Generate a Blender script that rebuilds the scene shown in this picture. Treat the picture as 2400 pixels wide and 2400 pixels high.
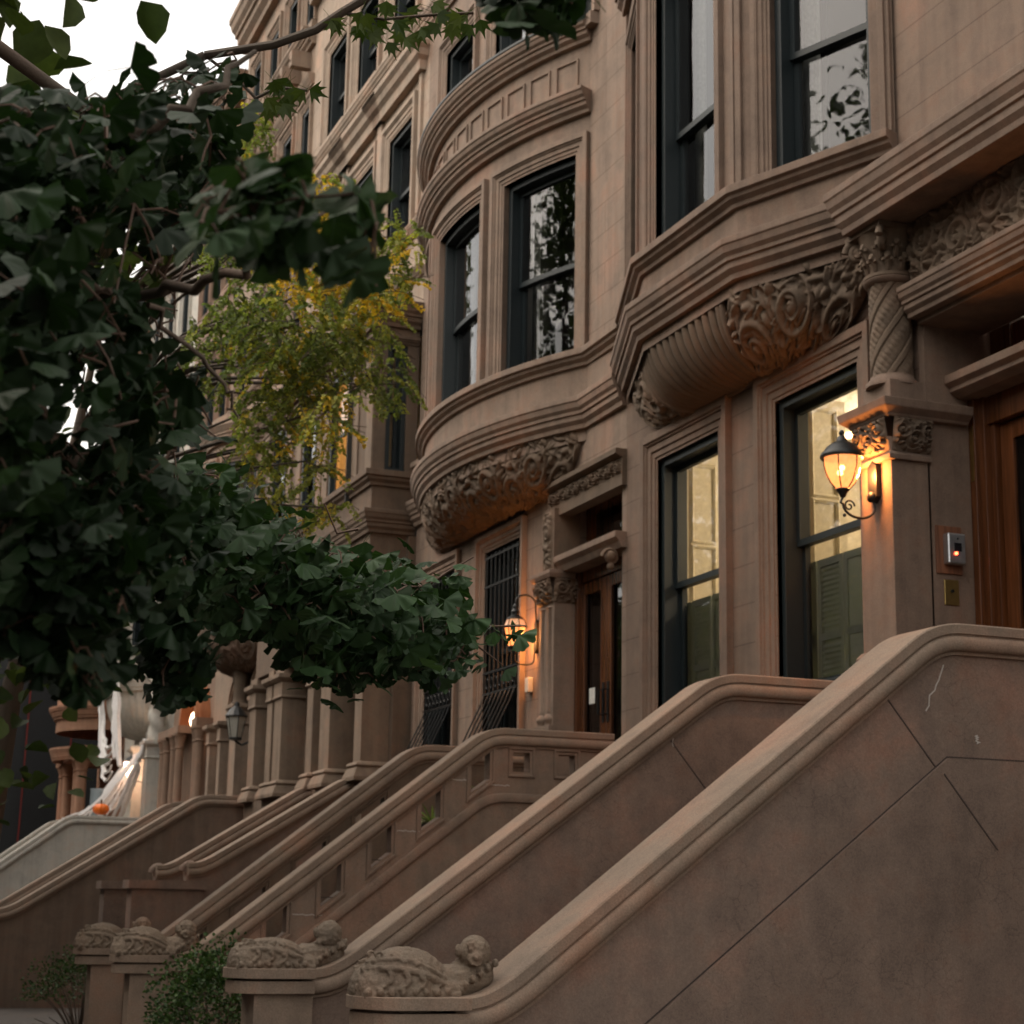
import bpy, bmesh, math, random
import numpy as np
from mathutils import Vector, Matrix
PI = math.pi
for o in list(bpy.data.objects): bpy.data.objects.remove(o)
SC = bpy.context.scene
COL = SC.collection

# ------------------------------------------------------------------ camera
CAM = Vector((0.0, -7.2, 1.6))
FP = 4200.0                                    # focal length for a 2400 px wide frame
_a = Vector((-1700, 895, FP)).normalized()
_b = Vector((10950, 1123, FP)); _b = (_b - _a * _a.dot(_b)).normalized()
WX = -_a; WY = _b; WZ = WX.cross(WY)
if WZ.y > 0: WZ = -WZ
camd = bpy.data.cameras.new('Camera'); cam = bpy.data.objects.new('Camera', camd); COL.objects.link(cam)
right = Vector((WX.x, WY.x, WZ.x)); down = Vector((WX.y, WY.y, WZ.y)); fwd = Vector((WX.z, WY.z, WZ.z))
M = Matrix((right, -down, -fwd)).transposed().to_4x4(); M.translation = CAM
cam.matrix_world = M
camd.sensor_width = 36; camd.lens = 36 * FP / 2400; camd.clip_start = 0.05; camd.clip_end = 600
camd.dof.use_dof = True; camd.dof.focus_distance = 5.2; camd.dof.aperture_fstop = 8.5
SC.camera = cam
SC.render.resolution_x = 1024; SC.render.resolution_y = 1024

# ------------------------------------------------------------------ sky, sun, exposure
SUN_EL = math.radians(48); SUN_DIR = Vector((-0.40, -0.92, 0)).normalized()   # where the sun stands (plan)
w = bpy.data.worlds.new('World'); SC.world = w; w.use_nodes = True
nt = w.node_tree; nt.nodes.clear()
sky = nt.nodes.new('ShaderNodeTexSky'); sky.sky_type = 'NISHITA'; sky.sun_disc = False
sky.sun_elevation = SUN_EL; sky.sun_rotation = math.atan2(SUN_DIR.x, SUN_DIR.y)
sky.air_density = 1.0; sky.dust_density = 9.0; sky.ozone_density = 0.6
bg = nt.nodes.new('ShaderNodeBackground'); bg.inputs[1].default_value = 0.13
ow = nt.nodes.new('ShaderNodeOutputWorld')
# broken overcast over the clear sky
wt = nt.nodes.new('ShaderNodeTexCoord'); wn_ = nt.nodes.new('ShaderNodeTexNoise'); wn_.inputs['Scale'].default_value = 2.2; wn_.inputs['Detail'].default_value = 7
nt.links.new(wt.outputs['Generated'], wn_.inputs['Vector'])
wr = nt.nodes.new('ShaderNodeValToRGB'); wr.color_ramp.elements[0].position = .3; wr.color_ramp.elements[0].color = (.62,.64,.68,1); wr.color_ramp.elements[1].position = .7; wr.color_ramp.elements[1].color = (1,.985,.96,1)
nt.links.new(wn_.outputs[0], wr.inputs[0])
wm = nt.nodes.new('ShaderNodeMix'); wm.data_type = 'RGBA'; wm.blend_type = 'MULTIPLY'; wm.inputs[0].default_value = 1; wm.inputs[7].default_value = (7.7,7.25,6.5,1)
nt.links.new(wr.outputs[0], wm.inputs[6])
wx = nt.nodes.new('ShaderNodeMix'); wx.data_type = 'RGBA'; wx.inputs[0].default_value = .82
nt.links.new(sky.outputs[0], wx.inputs[6]); nt.links.new(wm.outputs[2], wx.inputs[7]); nt.links.new(wx.outputs[2], bg.inputs[0]); nt.links.new(bg.outputs[0], ow.inputs[0])
sd = bpy.data.lights.new('Sun', 'SUN'); sd.energy = 0.5; sd.angle = math.radians(60); sd.color = (1, 0.88, 0.76)
sun = bpy.data.objects.new('Sun', sd); COL.objects.link(sun)
dvec = Vector((SUN_DIR.x * math.cos(SUN_EL), SUN_DIR.y * math.cos(SUN_EL), math.sin(SUN_EL)))
sun.rotation_euler = dvec.to_track_quat('Z', 'Y').to_euler(); sun.location = (-10, -20, 30)
SC.view_settings.view_transform = 'Standard'; SC.view_settings.look = 'None'
SC.view_settings.exposure = 1.27; SC.view_settings.gamma = 1; SC.view_settings.use_curve_mapping = False
SC.cycles.max_bounces = 6; SC.cycles.transparent_max_bounces = 12
try: SC.cycles.caustics_reflective = False; SC.cycles.caustics_refractive = False
except Exception: pass

# ------------------------------------------------------------------ helpers
def at(px, py, d):
    """world point seen at pixel (2400 frame) at distance d along the view axis"""
    c = Vector((px - 1200, py - 1200, FP)) * (d / FP)
    return CAM + right * c.x + down * c.y + fwd * c.z

def tag(o, label=None, cat=None, group=None, kind=None):
    if label: o['label'] = label
    if cat: o['category'] = cat
    if group: o['group'] = group
    if kind: o['kind'] = kind
    return o

def thing(name, loc, label, cat, group=None):
    o = bpy.data.objects.new(name, None); COL.objects.link(o); o.location = loc; o.empty_display_size = 0.2
    return tag(o, label, cat, group)

class MB:
    def __init__(s): s.v = []; s.f = []
    def add(s, vs, fs):
        n = len(s.v); s.v.extend([tuple(p) for p in vs]); s.f.extend([tuple(i + n for i in f) for f in fs])
    def box(s, x0, x1, y0, y1, z0, z1):
        s.add([(x0,y0,z0),(x1,y0,z0),(x1,y1,z0),(x0,y1,z0),(x0,y0,z1),(x1,y0,z1),(x1,y1,z1),(x0,y1,z1)],
              [(0,3,2,1),(4,5,6,7),(0,1,5,4),(1,2,6,5),(2,3,7,6),(3,0,4,7)])
    def prism(s, poly, mp, a, b):
        n = len(poly)
        s.add([mp(p, a) for p in poly] + [mp(p, b) for p in poly],
              [tuple(range(n))[::-1], tuple(range(n, 2*n))] + [(i, (i+1) % n, n + (i+1) % n, n + i) for i in range(n)])
    def lathe(s, prof, c, n=24, mtx=None):
        vs = []
        for r, z in prof:
            for k in range(n):
                a = 2*PI*k/n; p = Vector((r*math.cos(a), r*math.sin(a), z))
                if mtx: p = mtx @ p
                vs.append((p.x + c[0], p.y + c[1], p.z + c[2]))
        fs = []
        for i in range(len(prof)-1):
            for k in range(n):
                k2 = (k+1) % n; fs.append((i*n+k, i*n+k2, (i+1)*n+k2, (i+1)*n+k))
        fs.append(tuple(range(n))[::-1]); fs.append(tuple((len(prof)-1)*n + k for k in range(n)))
        s.add(vs, fs)
    def tube(s, pts, rad, n=6):
        pts = [Vector(p) for p in pts]
        if len(pts) < 2: return
        rs = rad if isinstance(rad, (list, tuple)) else [rad]*len(pts)
        vs = []; ref = Vector((0, 0, 1))
        for i, p in enumerate(pts):
            t = (pts[min(i+1, len(pts)-1)] - pts[max(i-1, 0)])
            if t.length < 1e-9: t = Vector((0, 0, 1))
            t.normalize()
            if abs(t.dot(ref)) > 0.95: ref = Vector((1, 0, 0)) if abs(t.x) < .9 else Vector((0, 1, 0))
            a = t.cross(ref).normalized(); b = t.cross(a)
            for k in range(n):
                th = 2*PI*k/n; q = p + (a*math.cos(th) + b*math.sin(th))*rs[i]; vs.append(tuple(q))
        fs = [(i*n+k, i*n+(k+1) % n, (i+1)*n+(k+1) % n, (i+1)*n+k) for i in range(len(pts)-1) for k in range(n)]
        fs += [tuple(range(n))[::-1], tuple((len(pts)-1)*n+k for k in range(n))]
        s.add(vs, fs)
    def ball(s, c, r, n=10, sc=(1,1,1), mtx=None):
        m = n//2; prof = [(r*math.sin(PI*i/m) + (1e-4 if i in (0, m) else 0), r*math.cos(PI*i/m)) for i in range(m+1)]
        S = Matrix.Diagonal((*sc, 1)).to_3x3()
        if mtx: S = mtx @ S
        s.lathe(prof, c, n, S)
    def grid(s, fn, nu, nv, closed_u=False):
        vs = [fn(i/nu, j/nv) for j in range(nv+1) for i in range(nu + (0 if closed_u else 1))]
        W = nu if closed_u else nu+1
        fs = []
        for j in range(nv):
            for i in range(nu):
                i2 = (i+1) % W if closed_u else i+1
                fs.append((j*W+i, j*W+i2, (j+1)*W+i2, (j+1)*W+i))
        s.add(vs, fs)
    def build(s, name, mat, parent=None, smooth=None, bevel=0, recalc=True):
        me = bpy.data.meshes.new(name); me.from_pydata(s.v, [], s.f)
        if recalc:
            bm = bmesh.new(); bm.from_mesh(me); bmesh.ops.recalc_face_normals(bm, faces=bm.faces); bm.to_mesh(me); bm.free()
        me.update(); me.materials.append(mat)
        o = bpy.data.objects.new(name, me); COL.objects.link(o)
        if smooth is not None:
            me.polygons.foreach_set('use_smooth', [True]*len(me.polygons)); me.set_sharp_from_angle(angle=math.radians(smooth))
        if parent is not None:
            o.parent = parent
            if parent.type == 'EMPTY': o.location = -parent.location
        if bevel:
            b = o.modifiers.new('Bevel', 'BEVEL'); b.width = bevel; b.segments = 2; b.limit_method = 'ANGLE'; b.angle_limit = math.radians(40)
        return o

def mould(mb, path, prof, mp, closed=False):
    """sweep a closed profile (u = left of the path, v) along a 2D path with mitred corners"""
    P = [Vector(p) for p in path]; n = len(P); offs = []
    for i in range(n):
        if closed: a = P[i]-P[i-1]; b = P[(i+1) % n]-P[i]
        else:
            a = P[i]-P[max(i-1, 0)] if i > 0 else P[1]-P[0]; b = P[i+1]-P[i] if i < n-1 else P[n-1]-P[n-2]
        a = a.normalized(); b = b.normalized()
        na = Vector((-a.y, a.x)); nb = Vector((-b.y, b.x)); m = (na+nb)
        m = m.normalized() if m.length > 1e-6 else na
        offs.append(m / max(m.dot(na), .25))
    k = len(prof); vs = []
    for i in range(n):
        for u, v in prof: vs.append(mp(P[i] + offs[i]*u, v))
    fs = []
    for i in range(n if closed else n-1):
        j = (i+1) % n
        for t in range(k): fs.append((i*k+t, i*k+(t+1) % k, j*k+(t+1) % k, j*k+t))
    if not closed: fs += [tuple(range(k))[::-1], tuple((n-1)*k+t for t in range(k))]
    mb.add(vs, fs)

PLAN = lambda p, v: (p[0], p[1], v)
def SIDE(p, v): return (v, p[0], p[1])           # path in (y, z), v = x

class Flat:
    """wall plane through two plan points; s runs from the first to the second, v is outward"""
    def __init__(s, p0, p1, s0=0.0):
        s.p0 = Vector(p0); d = Vector(p1)-s.p0; s.L = d.length; s.d = d.normalized(); s.n = Vector((s.d.y, -s.d.x)); s.s0 = s0; s.step = 1e9
    def __call__(s, a, z, v=0.0):
        q = s.p0 + s.d*(a-s.s0) + s.n*v; return (q.x, q.y, z)
class Arc:
    def __init__(s, c, r): s.c = c; s.r = r; s.step = 0.12
    def __call__(s, a, z, v=0.0):
        t = a/s.r; return (s.c[0] + (s.r+v)*math.sin(t), s.c[1] - (s.r+v)*math.cos(t), z)
WALL = Flat((0, 0), (1, 0))                       # facade plane, s = x

def cuts(a, b, step):
    n = max(1, int(math.ceil(abs(b-a)/step))) if step < 1e8 else 1
    return [a+(b-a)*i/n for i in range(n+1)]

def sbox(mb, S, s0, s1, z0, z1, v0, v1):
    for a, b in zip(cuts(s0, s1, S.step)[:-1], cuts(s0, s1, S.step)[1:]):
        mb.add([S(a,z0,v0), S(b,z0,v0), S(b,z0,v1), S(a,z0,v1), S(a,z1,v0), S(b,z1,v0), S(b,z1,v1), S(a,z1,v1)],
               [(0,3,2,1),(4,5,6,7),(0,1,5,4),(1,2,6,5),(2,3,7,6),(3,0,4,7)])

def wall(mb, S, s0, s1, z0, z1, holes=(), t=0.3):
    """one skin with openings, plus the reveals of each opening"""
    ss = set([s0, s1]); zs = set([z0, z1])
    for h in holes: ss |= {h[0], h[1]}; zs |= {h[2], h[3]}
    ss = sorted(x for x in ss if s0 <= x <= s1); zs = sorted(z for z in zs if z0 <= z <= z1)
    full = []
    for a, b in zip(ss[:-1], ss[1:]): full += cuts(a, b, S.step)[:-1]
    full.append(ss[-1])
    idx = {}
    def V(i, j):
        if (i, j) not in idx: idx[(i, j)] = len(mb.v); mb.v.append(S(full[i], zs[j]))
        return idx[(i, j)]
    for i in range(len(full)-1):
        for j in range(len(zs)-1):
            cx = (full[i]+full[i+1])/2; cz = (zs[j]+zs[j+1])/2
            if any(h[0] < cx < h[1] and h[2] < cz < h[3] for h in holes): continue
            mb.f.append((V(i,j), V(i+1,j), V(i+1,j+1), V(i,j+1)))
    for h in holes:
        a, b, c, d = h[:4]; tt = h[4] if len(h) > 4 else t
        mb.add([S(a,c), S(a,d), S(a,d,-tt), S(a,c,-tt)], [(0,1,2,3)])
        mb.add([S(b,c), S(b,d), S(b,d,-tt), S(b,c,-tt)], [(3,2,1,0)])
        for p, q in zip(cuts(a, b, S.step)[:-1], cuts(a, b, S.step)[1:]):
            mb.add([S(p,d), S(q,d), S(q,d,-tt), S(p,d,-tt)], [(0,1,2,3)])
            mb.add([S(p,c), S(q,c), S(q,c,-tt), S(p,c,-tt)], [(3,2,1,0)])

def noise3(P, seed=0, scale=1.0):
    """smooth value noise, numpy, P = (n,3)"""
    P = np.asarray(P, float)*scale + seed*17.13; i = np.floor(P).astype(int); f = P-i; f = f*f*(3-2*f)
    def h(a, b, c):
        n = (a*73856093) ^ (b*19349663) ^ (c*83492791); n = (n ^ (n >> 13))*1274126177; return ((n ^ (n >> 16)) & 0xffff)/65535.0
    r = 0
    for dx in (0, 1):
        for dy in (0, 1):
            for dz in (0, 1):
                wgt = (f[:,0] if dx else 1-f[:,0])*(f[:,1] if dy else 1-f[:,1])*(f[:,2] if dz else 1-f[:,2])
                r = r + wgt*h(i[:,0]+dx, i[:,1]+dy, i[:,2]+dz)
    return r

# ------------------------------------------------------------------ materials
def nodes(m):
    m.use_nodes = True; t = m.node_tree; t.nodes.clear(); return t, t.nodes, t.links
def ramp(N, stops):
    r = N.new('ShaderNodeValToRGB'); e = r.color_ramp.elements
    while len(e) > 1: e.remove(e[-1])
    e[0].position = stops[0][0]; e[0].color = (*stops[0][1], 1)
    for p, c in stops[1:]:
        q = e.new(p); q.color = (*c, 1)
    return r
def mul(c, k): return tuple(min(1, x*k) for x in c)

def stone(name, col, rough=0.85, joints=None, var=0.22, stain=0.5, grain=0.25, warm=(1.12, .92, .86), bump=.5, craq=False):
    m = bpy.data.materials.new(name); t, N, L = nodes(m)
    out = N.new('ShaderNodeOutputMaterial'); b = N.new('ShaderNodeBsdfPrincipled'); b.inputs['Roughness'].default_value = rough
    L.new(b.outputs[0], out.inputs[0])
    tc = N.new('ShaderNodeTexCoord')
    n1 = N.new('ShaderNodeTexNoise'); n1.inputs['Scale'].default_value = 1.1; n1.inputs['Detail'].default_value = 6; n1.inputs['Roughness'].default_value = .65
    L.new(tc.outputs['Object'], n1.inputs['Vector'])
    r1 = ramp(N, [(0.3, mul(col, 1-var)), (0.52, col), (0.72, tuple(min(1, c*(1+var*.7)*k) for c, k in zip(col, warm)))])
    L.new(n1.outputs[0], r1.inputs[0]); cur = r1.outputs[0]
    # reddish and greyish patches with a shape of their own
    n2 = N.new('ShaderNodeTexNoise'); n2.inputs['Scale'].default_value = 3.3; n2.inputs['Detail'].default_value = 8; n2.inputs['Roughness'].default_value = .7
    L.new(tc.outputs['Object'], n2.inputs['Vector'])
    r2 = ramp(N, [(0.36, (0.82,0.82,0.83)), (0.52, (1,1,1)), (0.70, (1.0,0.87,0.81))]); L.new(n2.outputs[0], r2.inputs[0])
    mx = N.new('ShaderNodeMix'); mx.data_type = 'RGBA'; mx.blend_type = 'MULTIPLY'; mx.inputs[0].default_value = 1
    L.new(cur, mx.inputs[6]); L.new(r2.outputs[0], mx.inputs[7]); cur = mx.outputs[2]
    # rain streaks
    mp = N.new('ShaderNodeMapping'); mp.inputs['Scale'].default_value = (9, 9, 0.55); L.new(tc.outputs['Object'], mp.inputs[0])
    n3 = N.new('ShaderNodeTexNoise'); n3.inputs['Scale'].default_value = 1; n3.inputs['Detail'].default_value = 5; L.new(mp.outputs[0], n3.inputs['Vector'])
    r3 = ramp(N, [(0.38, (0.72,0.70,0.70)), (0.56, (1,1,1)), (0.75, (1.06,1.04,1.02))]); L.new(n3.outputs[0], r3.inputs[0])
    m3 = N.new('ShaderNodeMix'); m3.data_type = 'RGBA'; m3.blend_type = 'MULTIPLY'; m3.inputs[0].default_value = stain
    L.new(cur, m3.inputs[6]); L.new(r3.outputs[0], m3.inputs[7]); cur = m3.outputs[2]
    # fine grain
    n4 = N.new('ShaderNodeTexNoise'); n4.inputs['Scale'].default_value = 90; n4.inputs['Detail'].default_value = 4; n4.inputs['Roughness'].default_value = .8
    L.new(tc.outputs['Object'], n4.inputs['Vector'])
    r4 = ramp(N, [(0.30, (1-grain,)*3), (0.6, (1,1,1)), (0.8, (1+grain*.5,)*3)]); L.new(n4.outputs[0], r4.inputs[0])
    m4 = N.new('ShaderNodeMix'); m4.data_type = 'RGBA'; m4.blend_type = 'MULTIPLY'; m4.inputs[0].default_value = 1
    L.new(cur, m4.inputs[6]); L.new(r4.outputs[0], m4.inputs[7]); cur = m4.outputs[2]
    bp = N.new('ShaderNodeBump'); bp.inputs['Strength'].default_value = bump; bp.inputs['Distance'].default_value = 0.006
    ad = N.new('ShaderNodeMath'); ad.operation = 'ADD'; L.new(n4.outputs[0], ad.inputs[0]); L.new(n2.outputs[0], ad.inputs[1])
    hgt = ad.outputs[0]
    if joints:
        zoff, course, wid = joints
        sp = N.new('ShaderNodeSeparateXYZ'); L.new(tc.outputs['Object'], sp.inputs[0])
        cb = N.new('ShaderNodeCombineXYZ'); az = N.new('ShaderNodeMath'); az.operation = 'SUBTRACT'; az.inputs[1].default_value = zoff
        L.new(sp.outputs[2], az.inputs[0]); L.new(sp.outputs[0], cb.inputs[0]); L.new(az.outputs[0], cb.inputs[1])
        bt = N.new('ShaderNodeTexBrick'); bt.inputs['Scale'].default_value = 1; bt.inputs['Brick Width'].default_value = wid; bt.inputs['Row Height'].default_value = course
        bt.inputs['Mortar Size'].default_value = 0.006; bt.inputs['Mortar Smooth'].default_value = 0.2
        bt.inputs['Color1'].default_value = (1,1,1,1); bt.inputs['Color2'].default_value = (0.98,0.975,0.975,1); bt.inputs['Mortar'].default_value = (0.62,0.58,0.56,1)
        L.new(cb.outputs[0], bt.inputs['Vector'])
        m5 = N.new('ShaderNodeMix'); m5.data_type = 'RGBA'; m5.blend_type = 'MULTIPLY'; m5.inputs[0].default_value = .9
        L.new(cur, m5.inputs[6]); L.new(bt.outputs[0], m5.inputs[7]); cur = m5.outputs[2]
    if craq:      # hairline craquelure in patches, pale specks
        vo = N.new('ShaderNodeTexVoronoi'); vo.feature = 'DISTANCE_TO_EDGE'; vo.inputs['Scale'].default_value = 11
        ds = N.new('ShaderNodeMix'); ds.data_type = 'RGBA'; ds.blend_type = 'ADD'; ds.inputs[0].default_value = .12; L.new(tc.outputs['Object'], ds.inputs[6]); L.new(n2.outputs[1], ds.inputs[7]); L.new(ds.outputs[2], vo.inputs['Vector'])
        rv = ramp(N, [(0.0, (.50,.48,.46)), (0.022, (1,1,1))]); L.new(vo.outputs['Distance'], rv.inputs[0])
        nm_ = N.new('ShaderNodeTexNoise'); nm_.inputs['Scale'].default_value = 1.7; nm_.inputs['Detail'].default_value = 3; L.new(tc.outputs['Object'], nm_.inputs['Vector'])
        rm = ramp(N, [(0.50, (0,0,0)), (0.62, (.8,.8,.8))]); L.new(nm_.outputs[0], rm.inputs[0])
        m6 = N.new('ShaderNodeMix'); m6.data_type = 'RGBA'; m6.blend_type = 'MULTIPLY'; L.new(rm.outputs[0], m6.inputs[0]); L.new(cur, m6.inputs[6]); L.new(rv.outputs[0], m6.inputs[7]); cur = m6.outputs[2]
        v2 = N.new('ShaderNodeTexVoronoi'); v2.inputs['Scale'].default_value = 26; L.new(tc.outputs['Object'], v2.inputs['Vector'])
        r7 = ramp(N, [(0.0, (1,1,1)), (0.035, (0,0,0))]); L.new(v2.outputs['Distance'], r7.inputs[0])
        m7 = N.new('ShaderNodeMix'); m7.data_type = 'RGBA'; L.new(r7.outputs[0], m7.inputs[0]); L.new(cur, m7.inputs[6]); m7.inputs[7].default_value = (.42,.36,.3,1); cur = m7.outputs[2]
    L.new(hgt, bp.inputs['Height']); L.new(bp.outputs[0], b.inputs['Normal'])
    L.new(cur, b.inputs['Base Color'])
    return m

def plain(name, col, rough=.6, metal=0, spec=.5, em=None, es=0, noise=.0, nscale=20):
    m = bpy.data.materials.new(name); t, N, L = nodes(m)
    out = N.new('ShaderNodeOutputMaterial'); b = N.new('ShaderNodeBsdfPrincipled'); L.new(b.outputs[0], out.inputs[0])
    b.inputs['Base Color'].default_value = (*col, 1); b.inputs['Roughness'].default_value = rough; b.inputs['Metallic'].default_value = metal
    if em: b.inputs['Emission Color'].default_value = (*em, 1); b.inputs['Emission Strength'].default_value = es
    tc = N.new('ShaderNodeTexCoord'); n = N.new('ShaderNodeTexNoise'); n.inputs['Scale'].default_value = nscale; n.inputs['Detail'].default_value = 5
    L.new(tc.outputs['Object'], n.inputs['Vector'])
    k = max(noise, .08)
    r = ramp(N, [(0.3, mul(col, 1-k)), (0.7, mul(col, 1+k))]); L.new(n.outputs[0], r.inputs[0]); L.new(r.outputs[0], b.inputs['Base Color'])
    return m

def glass_mat(name, tint=(0.9,0.93,0.92), fac=1.0):
    m = bpy.data.materials.new(name); t, N, L = nodes(m)
    out = N.new('ShaderNodeOutputMaterial'); tr = N.new('ShaderNodeBsdfTransparent'); tr.inputs[0].default_value = (*tint, 1)
    gl = N.new('ShaderNodeBsdfGlossy'); gl.inputs['Roughness'].default_value = 0.015; gl.inputs[0].default_value = (0.95,0.97,1,1)
    fr = N.new('ShaderNodeFresnel'); fr.inputs[0].default_value = 1.62
    tc = N.new('ShaderNodeTexCoord'); n = N.new('ShaderNodeTexNoise'); n.inputs['Scale'].default_value = 1.6; n.inputs['Detail'].default_value = 2
    L.new(tc.outputs['Object'], n.inputs['Vector'])
    bp = N.new('ShaderNodeBump'); bp.inputs['Strength'].default_value = .35; bp.inputs['Distance'].default_value = .012; L.new(n.outputs[0], bp.inputs['Height'])
    L.new(bp.outputs[0], gl.inputs['Normal'])
    mu = N.new('ShaderNodeMath'); mu.operation = 'MULTIPLY'; mu.inputs[1].default_value = fac; L.new(fr.outputs[0], mu.inputs[0])
    mx = N.new('ShaderNodeMixShader'); L.new(mu.outputs[0], mx.inputs[0]); L.new(tr.outputs[0], mx.inputs[1]); L.new(gl.outputs[0], mx.inputs[2])
    L.new(mx.outputs[0], out.inputs[0]); return m

def wood(name, col, rough=.24):
    m = bpy.data.materials.new(name); t, N, L = nodes(m)
    out = N.new('ShaderNodeOutputMaterial'); b = N.new('ShaderNodeBsdfPrincipled'); L.new(b.outputs[0], out.inputs[0]); b.inputs['Roughness'].default_value = rough
    tc = N.new('ShaderNodeTexCoord'); mp = N.new('ShaderNodeMapping'); mp.inputs['Scale'].default_value = (28, 28, 1.6); L.new(tc.outputs['Object'], mp.inputs[0])
    n = N.new('ShaderNodeTexNoise'); n.inputs['Scale'].default_value = 1; n.inputs['Detail'].default_value = 6; n.inputs['Distortion'].default_value = .6; L.new(mp.outputs[0], n.inputs['Vector'])
    r = ramp(N, [(0.3, mul(col, .55)), (0.7, mul(col, 1.25))]); L.new(n.outputs[0], r.inputs[0]); L.new(r.outputs[0], b.inputs['Base Color'])
    return m

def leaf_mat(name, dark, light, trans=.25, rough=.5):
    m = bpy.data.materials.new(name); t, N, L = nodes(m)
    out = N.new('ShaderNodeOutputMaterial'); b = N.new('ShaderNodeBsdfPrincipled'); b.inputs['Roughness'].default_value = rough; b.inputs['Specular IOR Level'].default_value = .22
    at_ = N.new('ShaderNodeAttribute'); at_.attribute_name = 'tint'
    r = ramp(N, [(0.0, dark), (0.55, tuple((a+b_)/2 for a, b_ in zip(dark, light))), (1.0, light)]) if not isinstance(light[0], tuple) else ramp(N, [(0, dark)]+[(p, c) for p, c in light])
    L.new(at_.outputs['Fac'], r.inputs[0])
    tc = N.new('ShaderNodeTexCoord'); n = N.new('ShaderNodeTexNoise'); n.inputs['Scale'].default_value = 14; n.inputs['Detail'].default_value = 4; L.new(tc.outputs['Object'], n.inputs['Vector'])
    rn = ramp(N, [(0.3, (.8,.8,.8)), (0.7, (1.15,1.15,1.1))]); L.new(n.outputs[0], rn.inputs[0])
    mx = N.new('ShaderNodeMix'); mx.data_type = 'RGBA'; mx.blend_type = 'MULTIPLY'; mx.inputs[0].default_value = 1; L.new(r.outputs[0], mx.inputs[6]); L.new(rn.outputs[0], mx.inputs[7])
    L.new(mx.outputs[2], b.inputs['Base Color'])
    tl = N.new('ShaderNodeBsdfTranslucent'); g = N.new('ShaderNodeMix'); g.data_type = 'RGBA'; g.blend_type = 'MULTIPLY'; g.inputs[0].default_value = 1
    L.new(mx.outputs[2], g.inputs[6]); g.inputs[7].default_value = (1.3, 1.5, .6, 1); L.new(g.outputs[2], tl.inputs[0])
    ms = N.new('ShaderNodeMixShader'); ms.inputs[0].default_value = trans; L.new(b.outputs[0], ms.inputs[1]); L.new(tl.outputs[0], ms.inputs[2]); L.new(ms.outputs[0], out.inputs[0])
    return m

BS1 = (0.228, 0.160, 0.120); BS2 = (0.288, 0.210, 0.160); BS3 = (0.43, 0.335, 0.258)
M_h1 = stone('brownstone near house', BS1, joints=(0.1, .333, 5.3)); M_h1t = stone('brownstone trim near house', mul(BS1, .97))
M_h2 = stone('brownstone round bay house', BS2, joints=(0.094, .333, 5.3)); M_h2t = stone('brownstone trim round bay house', mul(BS2, .98))
M_h3 = stone('brownstone square pier house', BS3, joints=(0.2, .36, 6.1)); M_h3t = stone('brownstone trim square pier house', mul(BS3, .97)); M_h3p = stone('brownstone porch piers', (0.25,0.182,0.13))  # more skylight on the upper wall and trim put into colour; piers darker
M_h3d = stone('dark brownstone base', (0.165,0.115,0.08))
M_h4 = stone('tan stone arched house', (0.33,0.245,0.182)); M_h5 = stone('pinkish stone house', (0.27,0.178,0.125))
M_white = stone('white painted stone', (0.50,0.48,0.43), var=.08, stain=.4, grain=.1); M_terra = stone('terracotta stone', (0.34,0.185,0.115), var=.15)
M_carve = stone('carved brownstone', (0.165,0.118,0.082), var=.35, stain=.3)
M_stoop = stone('stoop wall stone', (0.232, 0.166, 0.131), var=.34, stain=.25, grain=.35, craq=True); M_cope = stone('worn coping stone', (0.285,0.213,0.160), var=.2, stain=.2, grain=.35)
M_stoop2 = stone('pinkish stoop wall stone', (0.262,0.192,0.145), var=.32, stain=.3, craq=True); M_stoop4 = stone('dark olive stoop wall stone', (0.17,0.118,0.085), var=.15)
M_lion = stone('weathered carved finial stone', (0.235,0.18,0.132), var=.3, stain=.3, grain=.4, bump=.8)
M_groove = plain('dark mortar line', (0.05,0.035,0.03), .9); M_crack = plain('pale mineral crack', (0.5,0.46,0.42), .9)
M_frame = plain('dark blue green window paint', (0.009,0.016,0.019), .5); M_framew = plain('pale window sash paint', (0.45,0.44,0.42), .5)
M_glass = glass_mat('window glass', (.97,.98,.97)); M_glassd = glass_mat('dark window glass', (0.45,0.5,0.5))
M_curt = plain('pale curtain', (0.42,0.42,0.40), .9, noise=.15, nscale=30); M_shade = plain('white roller shade', (0.75,0.75,0.74), .9)
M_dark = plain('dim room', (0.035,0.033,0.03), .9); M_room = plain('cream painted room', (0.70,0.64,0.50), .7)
M_shut = plain('painted shutter', (0.72,0.74,0.70), .5); M_shut = bpy.data.materials.new('painted shutter'); _t, _N, _L = nodes(M_shut)
_o = _N.new('ShaderNodeOutputMaterial'); _b = _N.new('ShaderNodeBsdfPrincipled'); _b.inputs['Base Color'].default_value = (.80,.82,.77,1); _b.inputs['Roughness'].default_value = .6
_q = _N.new('ShaderNodeBsdfTranslucent'); _q.inputs[0].default_value = (.5,.56,.47,1); _m = _N.new('ShaderNodeMixShader'); _tc = _N.new('ShaderNodeTexCoord'); _n = _N.new('ShaderNodeTexNoise'); _n.inputs['Scale'].default_value = 5; _L.new(_tc.outputs['Object'], _n.inputs['Vector'])
_r = ramp(_N, [(.3,(.16,.16,.16)),(.7,(.36,.36,.36))]); _L.new(_n.outputs[0], _r.inputs[0]); _L.new(_r.outputs[0], _m.inputs[0]); _L.new(_b.outputs[0], _m.inputs[1]); _L.new(_q.outputs[0], _m.inputs[2]); _L.new(_m.outputs[0], _o.inputs[0])
M_iron = plain('black wrought iron', (0.012,0.013,0.014), .45, .3)
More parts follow.
